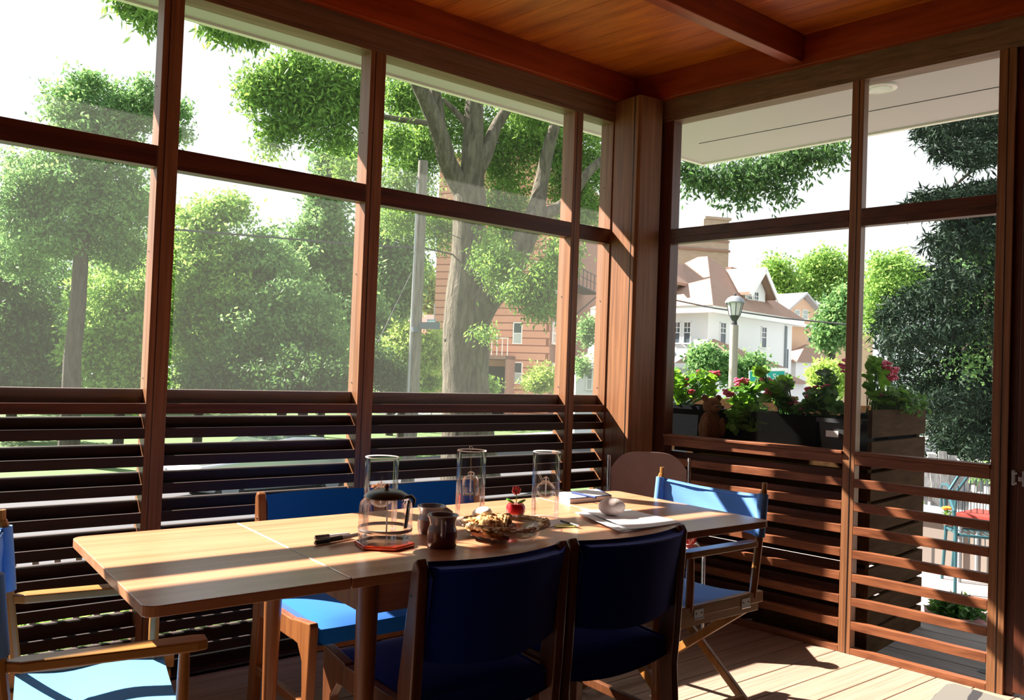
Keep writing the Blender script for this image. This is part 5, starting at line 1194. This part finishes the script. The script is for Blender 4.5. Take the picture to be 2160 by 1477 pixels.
begonia(rw(.33, -.12, 1.03), [(1420, 800, 20, 22, 4.70), (1455, 812, 28, 26, 4.75), (1430, 830, 26, 18, 4.70), (1490, 795, 16, 6, 4.75), (1495, 825, 16, 12, 4.85)], 26, [(1476, 787, 4, 4, 4.75, 4), (1508, 788, 8, 6, 4.75, 9), (1458, 828, 4, 4, 4.65, 4), (1446, 805, 6, 8, 4.70, 3)], 'begonia with red blossoms in the trough left of the carved bear')
begonia(rw(.36, -.55, 1.02), [(1560, 830, 24, 24, 4.52), (1585, 815, 22, 12, 4.52), (1585, 850, 30, 22, 4.47), (1570, 870, 24, 16, 4.42), (1603, 783, 8, 4, 4.57)], 28, [(1537, 831, 8, 8, 4.42, 16), (1566, 808, 14, 9, 4.52, 24), (1620, 806, 14, 7, 4.52, 16)], 'begonia with pink blossoms just right of the carved bear')
begonia(rw(.36, -.78, 1.02), [(1648, 814, 18, 9, 4.37), (1652, 838, 22, 22, 4.37), (1625, 830, 26, 22, 4.32), (1656, 802, 8, 6, 4.32), (1604, 782, 5, 4, 4.32)], 26, [(1628, 828, 14, 7, 4.27, 18), (1672, 848, 10, 10, 4.32, 16)], 'begonia with pink blossoms in front of the green street sign')
begonia(rw(.34, -1.0, 1.03), [(1720, 850, 26, 16, 4.19), (1745, 800, 18, 22, 4.14), (1735, 830, 30, 20, 4.14), (1760, 860, 26, 14, 4.09), (1695, 858, 16, 12, 4.24)], 24, [(1712, 830, 10, 14, 4.19, 22), (1780, 770, 6, 14, 4.09, 12), (1742, 818, 6, 6, 4.14, 8), (1690, 858, 10, 6, 4.24, 8)], 'tall begonia with pink blossoms left of the window post', mat='leaf_begonia_dark')
begonia(rw(.50, -1.18, 1.05), [(1850, 800, 26, 36, 4.17), (1870, 840, 34, 16, 4.17), (1845, 770, 10, 16, 4.17), (1890, 835, 26, 12, 4.22)], 26, [(1862, 775, 16, 12, 4.17, 30), (1880, 790, 12, 14, 4.17, 22), (1860, 832, 8, 6, 4.17, 5)], 'tall begonia with pink blossoms right of the window post')
tr_ = empty('trailing_plant', rw(.26, -.6, 1.03), 0, 'green trailing plant hanging over the long black trough', 'plant')
g = MB()
for i in range(14):
    a = at(1580+rd.uniform(-20, 60), 860, 4.36); x1 = rd.uniform(1535, 1660)
    g.tube([a, at((1580+x1)/2, 880, 4.28), at(x1, rd.uniform(875, 905), 4.27)], .0014, 5)
obj('stems', g, 'leaf_begonia_dark', tr_)
leaves_mesh('foliage', 'leaf_begonia', blob_points([(1545, 895, 12, 10, 4.34), (1590, 895, 16, 8, 4.30), (1560, 870, 14, 10, 4.36), (1600, 870, 10, 8, 4.36)], 120, .03, 6), .055, tr_, elong=.9)
fl_ = empty('filler_plant', rw(.65, -1.15, 1.05), 0, 'small leafy filler plant at the corner of the slatted planter', 'plant')
leaves_mesh('foliage', 'leaf_begonia_dark', blob_points([(1900, 850, 34, 12, 4.1), (1930, 852, 20, 8, 4.2)], 500, .04, 10), .035, fl_, elong=.5, up=-.2)
# carved bear
c = at(1500, 905, 4.42); c.z = .90
bear = empty('bear_figure', (c.x, c.y, .836), 0, 'small brown carved bear figure sitting between the black planters', 'figure')
Mb = Matrix.Translation((c.x, c.y, .836)) @ Matrix((R2n, F2.normalized(), Vector((0, 0, 1)))).transposed().to_4x4() @ Matrix.Rotation(math.radians(14), 4, 'Z')
g = MB(Mb); g.blob((0, .01, .105), (.062, .055, .11), 24, .04, 1); g.blob((-.035, -.02, .03), (.035, .05, .03), 14, .05, 2); g.blob((.035, -.02, .03), (.035, .05, .03), 14, .05, 3)
g.blob((-.045, -.035, .12), (.02, .03, .05), 12, .05, 4); g.blob((.045, -.035, .12), (.02, .03, .05), 12, .05, 5)
g.blob((0, -.005, .232), (.050, .047, .045), 24, .03, 6); g.blob((-.004, -.045, .222), (.024, .026, .019), 16, .02, 7); obj('body', g, 'bear_fur', bear, smooth=True)
for sx in (-1, 1):
    g = MB(Mb); g.blob((sx*.040, .005, .272), (.019, .011, .019), 12, .03, 8); obj('ear', g, 'bear_fur', bear, smooth=True)
    g = MB(Mb); g.blob((sx*.018, -.044, .243), .0045, 8); obj('eye', g, 'black', bear, smooth=True)
g = MB(Mb); g.blob((-.004, -.070, .230), (.009, .005, .006), 10); obj('nose', g, 'black', bear, smooth=True)

# ------------------------------------------------------------------ patio things
def pot_plant(px, py, z, rpx_top, hpx, potm, leafm_, label, flw=None, n=500, shape=1, cat='potted plant', lh=.12):
    b = onz(px, py, z); D_ = (b-CAM).dot(FW); s = D_/FPX; r = rpx_top*s; h = hpx*s
    t = empty('potted_plant', b, 0, label, cat)
    g = MB(); g.shell([(0, 0), (r*.68, 0), (r*.72, .01), (r*.93, h*.75), (r*.97, h*.82), (r*1.03, h*.83), (r*1.05, h), (r*.96, h), (r*.92, h*.88), (0, h*.88)], b, 30); obj('pot', g, potm, t, smooth=True)
    P = rng.normal(size=(n, 3)); P /= np.linalg.norm(P, axis=1)[:, None]; P *= rng.uniform(.3, 1, (n, 1))
    P = P*np.array([r*1.0, r*1.0, lh])+np.array([b.x, b.y, b.z+h+lh*.35]); leaves_mesh('foliage', leafm_, P, min(.05, r*.3), t, elong=.45, up=-.3)
    if flw:
        g = MB()
        for i in range(flw[1]):
            a = rd.uniform(0, 2*PI); q = rd.uniform(.1, .9)*r; g.blob((b.x+q*math.cos(a), b.y+q*math.sin(a), b.z+h+lh*1.1), (.018, .018, .012), 8)
        obj('blossoms', g, flw[0], t, smooth=True)
    return t
pot_plant(2015, 1372, PZ, 58, 80, 'terracotta_pink', 'leaf_begonia_dark', 'large pink terracotta bowl with green plants on the patio by the lower slats', n=900, lh=.06)
wb = onz(2000, 1212, PZ); D_ = (wb-CAM).dot(FW)
dirx = (rw(0, 1, 0)-rw(0, 0, 0)); 
w0 = onz(1930, 1190, PZ); w1 = onz(2090, 1222, PZ); wd = (w1-w0).normalized(); w0 = w0-wd*.5; w1 = w1+wd*3.0
sw_ = empty('stone_wall', (w0+w1)/2, 0, 'low block seat wall with grey blue cap on the patio', 'wall')
nrm2 = Vector((-wd.y, wd.x, 0)); 
if nrm2.dot(FW) < 0: nrm2 = -nrm2
g = MB(); g.prism([xy(w0), xy(w1), xy(w1+nrm2*.3), xy(w0+nrm2*.3)], PZ, PZ+.37); obj('blocks', g, 'wall_block', sw_)
g = MB(); g.prism([xy(w0-nrm2*.04), xy(w1-nrm2*.04), xy(w1+nrm2*.36), xy(w0+nrm2*.36)], PZ+.372, PZ+.43); obj('cap', g, 'deck_grey' if False else 'galv', sw_, bevel=.01)
pot_plant(1999, 1107, PZ+.432, 13, 18, 'terracotta', 'leaf_begonia', 'small terracotta pot with orange marigolds on the seat wall cap', ('petal_orange', 7), 260, lh=.05)
# red table with bowl of marigolds behind the wall
rt_ = onz(2066, 1106, PZ+.50)+nrm2*.55
tt = empty('patio_table', (rt_.x, rt_.y, PZ), 0, 'small red topped patio table behind the seat wall', 'table')
e_ = wd*.30; k2 = nrm2*.2; base_ = rt_.copy(); q_ = base_-CAM; bpx = (1080+FPX*q_.dot(RT)/q_.dot(FW), 738.5-FPX*q_.dot(UP)/q_.dot(FW))
g = MB(); g.prism([xy(base_-e_-k2), xy(base_+e_-k2), xy(base_+e_+k2), xy(base_-e_+k2)], PZ+.48, PZ+.50); obj('top', g, 'petal_red_out', tt)
for q in (base_-e_*.9-k2*.8, base_+e_*.9-k2*.8, base_+e_*.9+k2*.8, base_-e_*.9+k2*.8):
    g = MB(); g.tube([(q.x, q.y, PZ), (q.x, q.y, PZ+.48)], .015, 8); obj('leg', g, 'galv', tt)
pot_plant(bpx[0], bpx[1], PZ+.502, 24, 20, 'petal_red_out', 'leaf_begonia', 'wide red bowl of orange marigolds on the red patio table', ('petal_orange', 9), 420, lh=.06)
# adirondack chair
q = onz(1985, 1085, PZ-.3); ad = at(2010, 1100, 8.6); ad.z = -.45
ac = empty('adirondack_chair', ad, 0, 'weathered grey wooden adirondack chair in front of the picket fence', 'chair')
Ma = Matrix.Translation(ad) @ Matrix((R2n, F2.normalized(), Vector((0, 0, 1)))).transposed().to_4x4() @ Matrix.Rotation(math.radians(-12), 4, 'Z')
g = MB(Ma)
for i in range(5):
    x = -.20+i*.10; hh = .95-.04*abs(i-2)**1.5; obj('back_slat', MB(Ma).bar((x*.8, .18, .25), (x*1.05, .42, hh), .085, .018, up=(0, 1, 0)), 'grey_wood', ac)
for i in range(5): obj('seat_slat', MB(Ma).bar((-.27, -.30+i*.10, .34-i*.025), (.27, -.30+i*.10, .34-i*.025), .085, .018), 'grey_wood', ac)
for sx in (-1, 1):
    obj('armrest', MB(Ma).bar((sx*.33, -.38, .56), (sx*.33, .36, .53), .12, .02), 'grey_wood', ac); obj('leg', MB(Ma).bar((sx*.31, -.32, 0), (sx*.31, -.32, .55), .02, .09, up=(0, 1, 0)), 'grey_wood', ac); obj('side_rail', MB(Ma).bar((sx*.27, -.34, .32), (sx*.27, .55, .02), .02, .1), 'grey_wood', ac)
c = at(1945, 1115, 8.2); c.z = -.45
bn = empty('garden_bench', c, 0, 'weathered grey wooden bench slats seen left of the adirondack chair', 'bench')
Mn = Matrix.Translation(c) @ Matrix((R2n, F2.normalized(), Vector((0, 0, 1)))).transposed().to_4x4()
for i in range(4): obj('seat_slat', MB(Mn).bar((-.3, -.1+i*.09, .40), (1.0, -.1+i*.09, .36), .07, .02), 'grey_wood', bn)
for x in (-.25, .95): obj('leg', MB(Mn).box(x-.03, x+.03, -.1, .2, 0, .38), 'grey_wood', bn)
# white picket fence beyond
F0 = at(1900, 1000, 10.5); F1 = at(2130, 1000, 10.0); F0.z = F1.z = -.9; fd = (F1-F0).normalized()
wf = empty('garden_fence', (F0+F1)/2, 0, 'grey white picket fence across the far side of the patio', 'fence')
ln = (F1-F0).length+3; x = -1.0
while x < ln:
    c = F0+fd*x; g = MB(); g.bar(c+Vector((0, 0, 0)), c+Vector((0, 0, 1.18)), .075, .02, up=tuple(nrm2)); obj('picket', g, 'white_paint' if False else 'grey_wood', wf); x += .145
for z_ in (.25, .95): g = MB(); g.bar(F0-fd+Vector((0, .0, z_))+F2.normalized()*.03, F0+fd*ln+Vector((0, 0, z_))+F2.normalized()*.03, .03, .09); obj('rail', g, 'grey_wood', wf)
hd = empty('hedge_plant', at(1960, 1060, 9.6), 0, 'leafy vine growing on the picket fence', 'plant'); leaves_mesh('foliage', 'leaf_mid', blob_points([(1955, 1060, 22, 30, 9.8), (1990, 1075, 30, 14, 9.5), (2070, 1000, 14, 20, 9.9)], 900, .1), .07, hd)
# teal wire chairs
def wire_chair(px, py, yaw, label):
    b = onz(px, py, PZ); t = empty('metal_chair', b, 0, label, 'chair', 'teal metal patio chairs'); M = Matrix.Translation(b) @ Matrix.Rotation(yaw, 4, 'Z')
    for sy in (-1, 1):
        y = sy*.22
        obj('arm_frame', MB(M).tube([(.20, y, 0), (.19, y, .40), (.17, y*1.05, .56), (.08, y*1.1, .63), (-.10, y*1.1, .65), (-.20, y, .62), (-.24, y*.9, .40), (-.24, y, 0)], .011, 8), 'teal_metal', t, smooth=True)
    obj('back_hoop', MB(M).tube([(-.21, -.21, .36), (-.25, -.20, .62), (-.27, -.12, .76), (-.28, 0, .80), (-.27, .12, .76), (-.25, .20, .62), (-.21, .21, .36)], .011, 8), 'teal_metal', t, smooth=True)
    obj('seat_hoop', MB(M).tube([(.2, -.2, .40), (.22, 0, .40), (.2, .2, .40), (-.2, .2, .38), (-.22, 0, .38), (-.2, -.2, .38), (.2, -.2, .40)], .010, 8), 'teal_metal', t, smooth=True)
    g = MB(M)
    for i in range(10): g.tube([(.2, -.18+i*.04, .40), (-.2, -.18+i*.04, .38)], .003, 5)
    for i in range(9): g.tube([(-.22-.0, -.16+i*.04, .38), (-.27, -.16+i*.04, .74-.002*(i-4)**2*3)], .003, 5)
    for i in range(12): g.tube([(.215, -.18+i*.033, .40), (.225, -.18+i*.033, .34)], .003, 5)
    g.tube([(.225, -.19, .34), (.225, .19, .34)], .005, 6); obj('wire_mesh', g, 'teal_metal', t)
wire_chair(2075, 1245, math.radians(215), 'teal metal patio chair with wire seat seen through the slats beside the door post')
wire_chair(2060, 1200, math.radians(35), 'teal metal patio chair farther back with curved arm against the seat wall')

# ------------------------------------------------------------------ light
W_ = bpy.data.worlds.new('world'); bpy.context.scene.world = W_; W_.use_nodes = True
n = W_.node_tree.nodes; l = W_.node_tree.links; bg = n['Background']
tc = n.new('ShaderNodeTexCoord'); sx = n.new('ShaderNodeSeparateXYZ'); cr = n.new('ShaderNodeValToRGB')
cr.color_ramp.elements[0].position = .45; cr.color_ramp.elements[0].color = (.93, .97, 1, 1); cr.color_ramp.elements[1].position = .95; cr.color_ramp.elements[1].color = (.88, .94, 1, 1)
mp = n.new('ShaderNodeMapRange'); mp.inputs[1].default_value = -1; mp.inputs[2].default_value = 1
l.new(tc.outputs['Generated'], sx.inputs[0]); l.new(sx.outputs[2], mp.inputs[0]); l.new(mp.outputs[0], cr.inputs[0]); l.new(cr.outputs[0], bg.inputs['Color']); bg.inputs['Strength'].default_value = 1.08
sd = bpy.data.lights.new('sun', 'SUN'); sd.energy = 21; sd.angle = math.radians(.55); sd.color = (1, .905, .80)
so_ = bpy.data.objects.new('sun', sd); col.objects.link(so_); so_.location = (-10, 20, 20)
so_.rotation_euler = Vector((.54, -1, -.95)).to_track_quat('-Z', 'Y').to_euler()
sc = bpy.context.scene; sc.view_settings.view_transform = 'Standard'; sc.view_settings.look = 'None'; sc.view_settings.gamma = 1; sc.view_settings.exposure = .28; sc.view_settings.use_curve_mapping = False
sc.cycles.max_bounces = 10; sc.cycles.transparent_max_bounces = 24; sc.cycles.diffuse_bounces = 5; sc.cycles.glossy_bounces = 5
sc.cycles.use_denoising = True
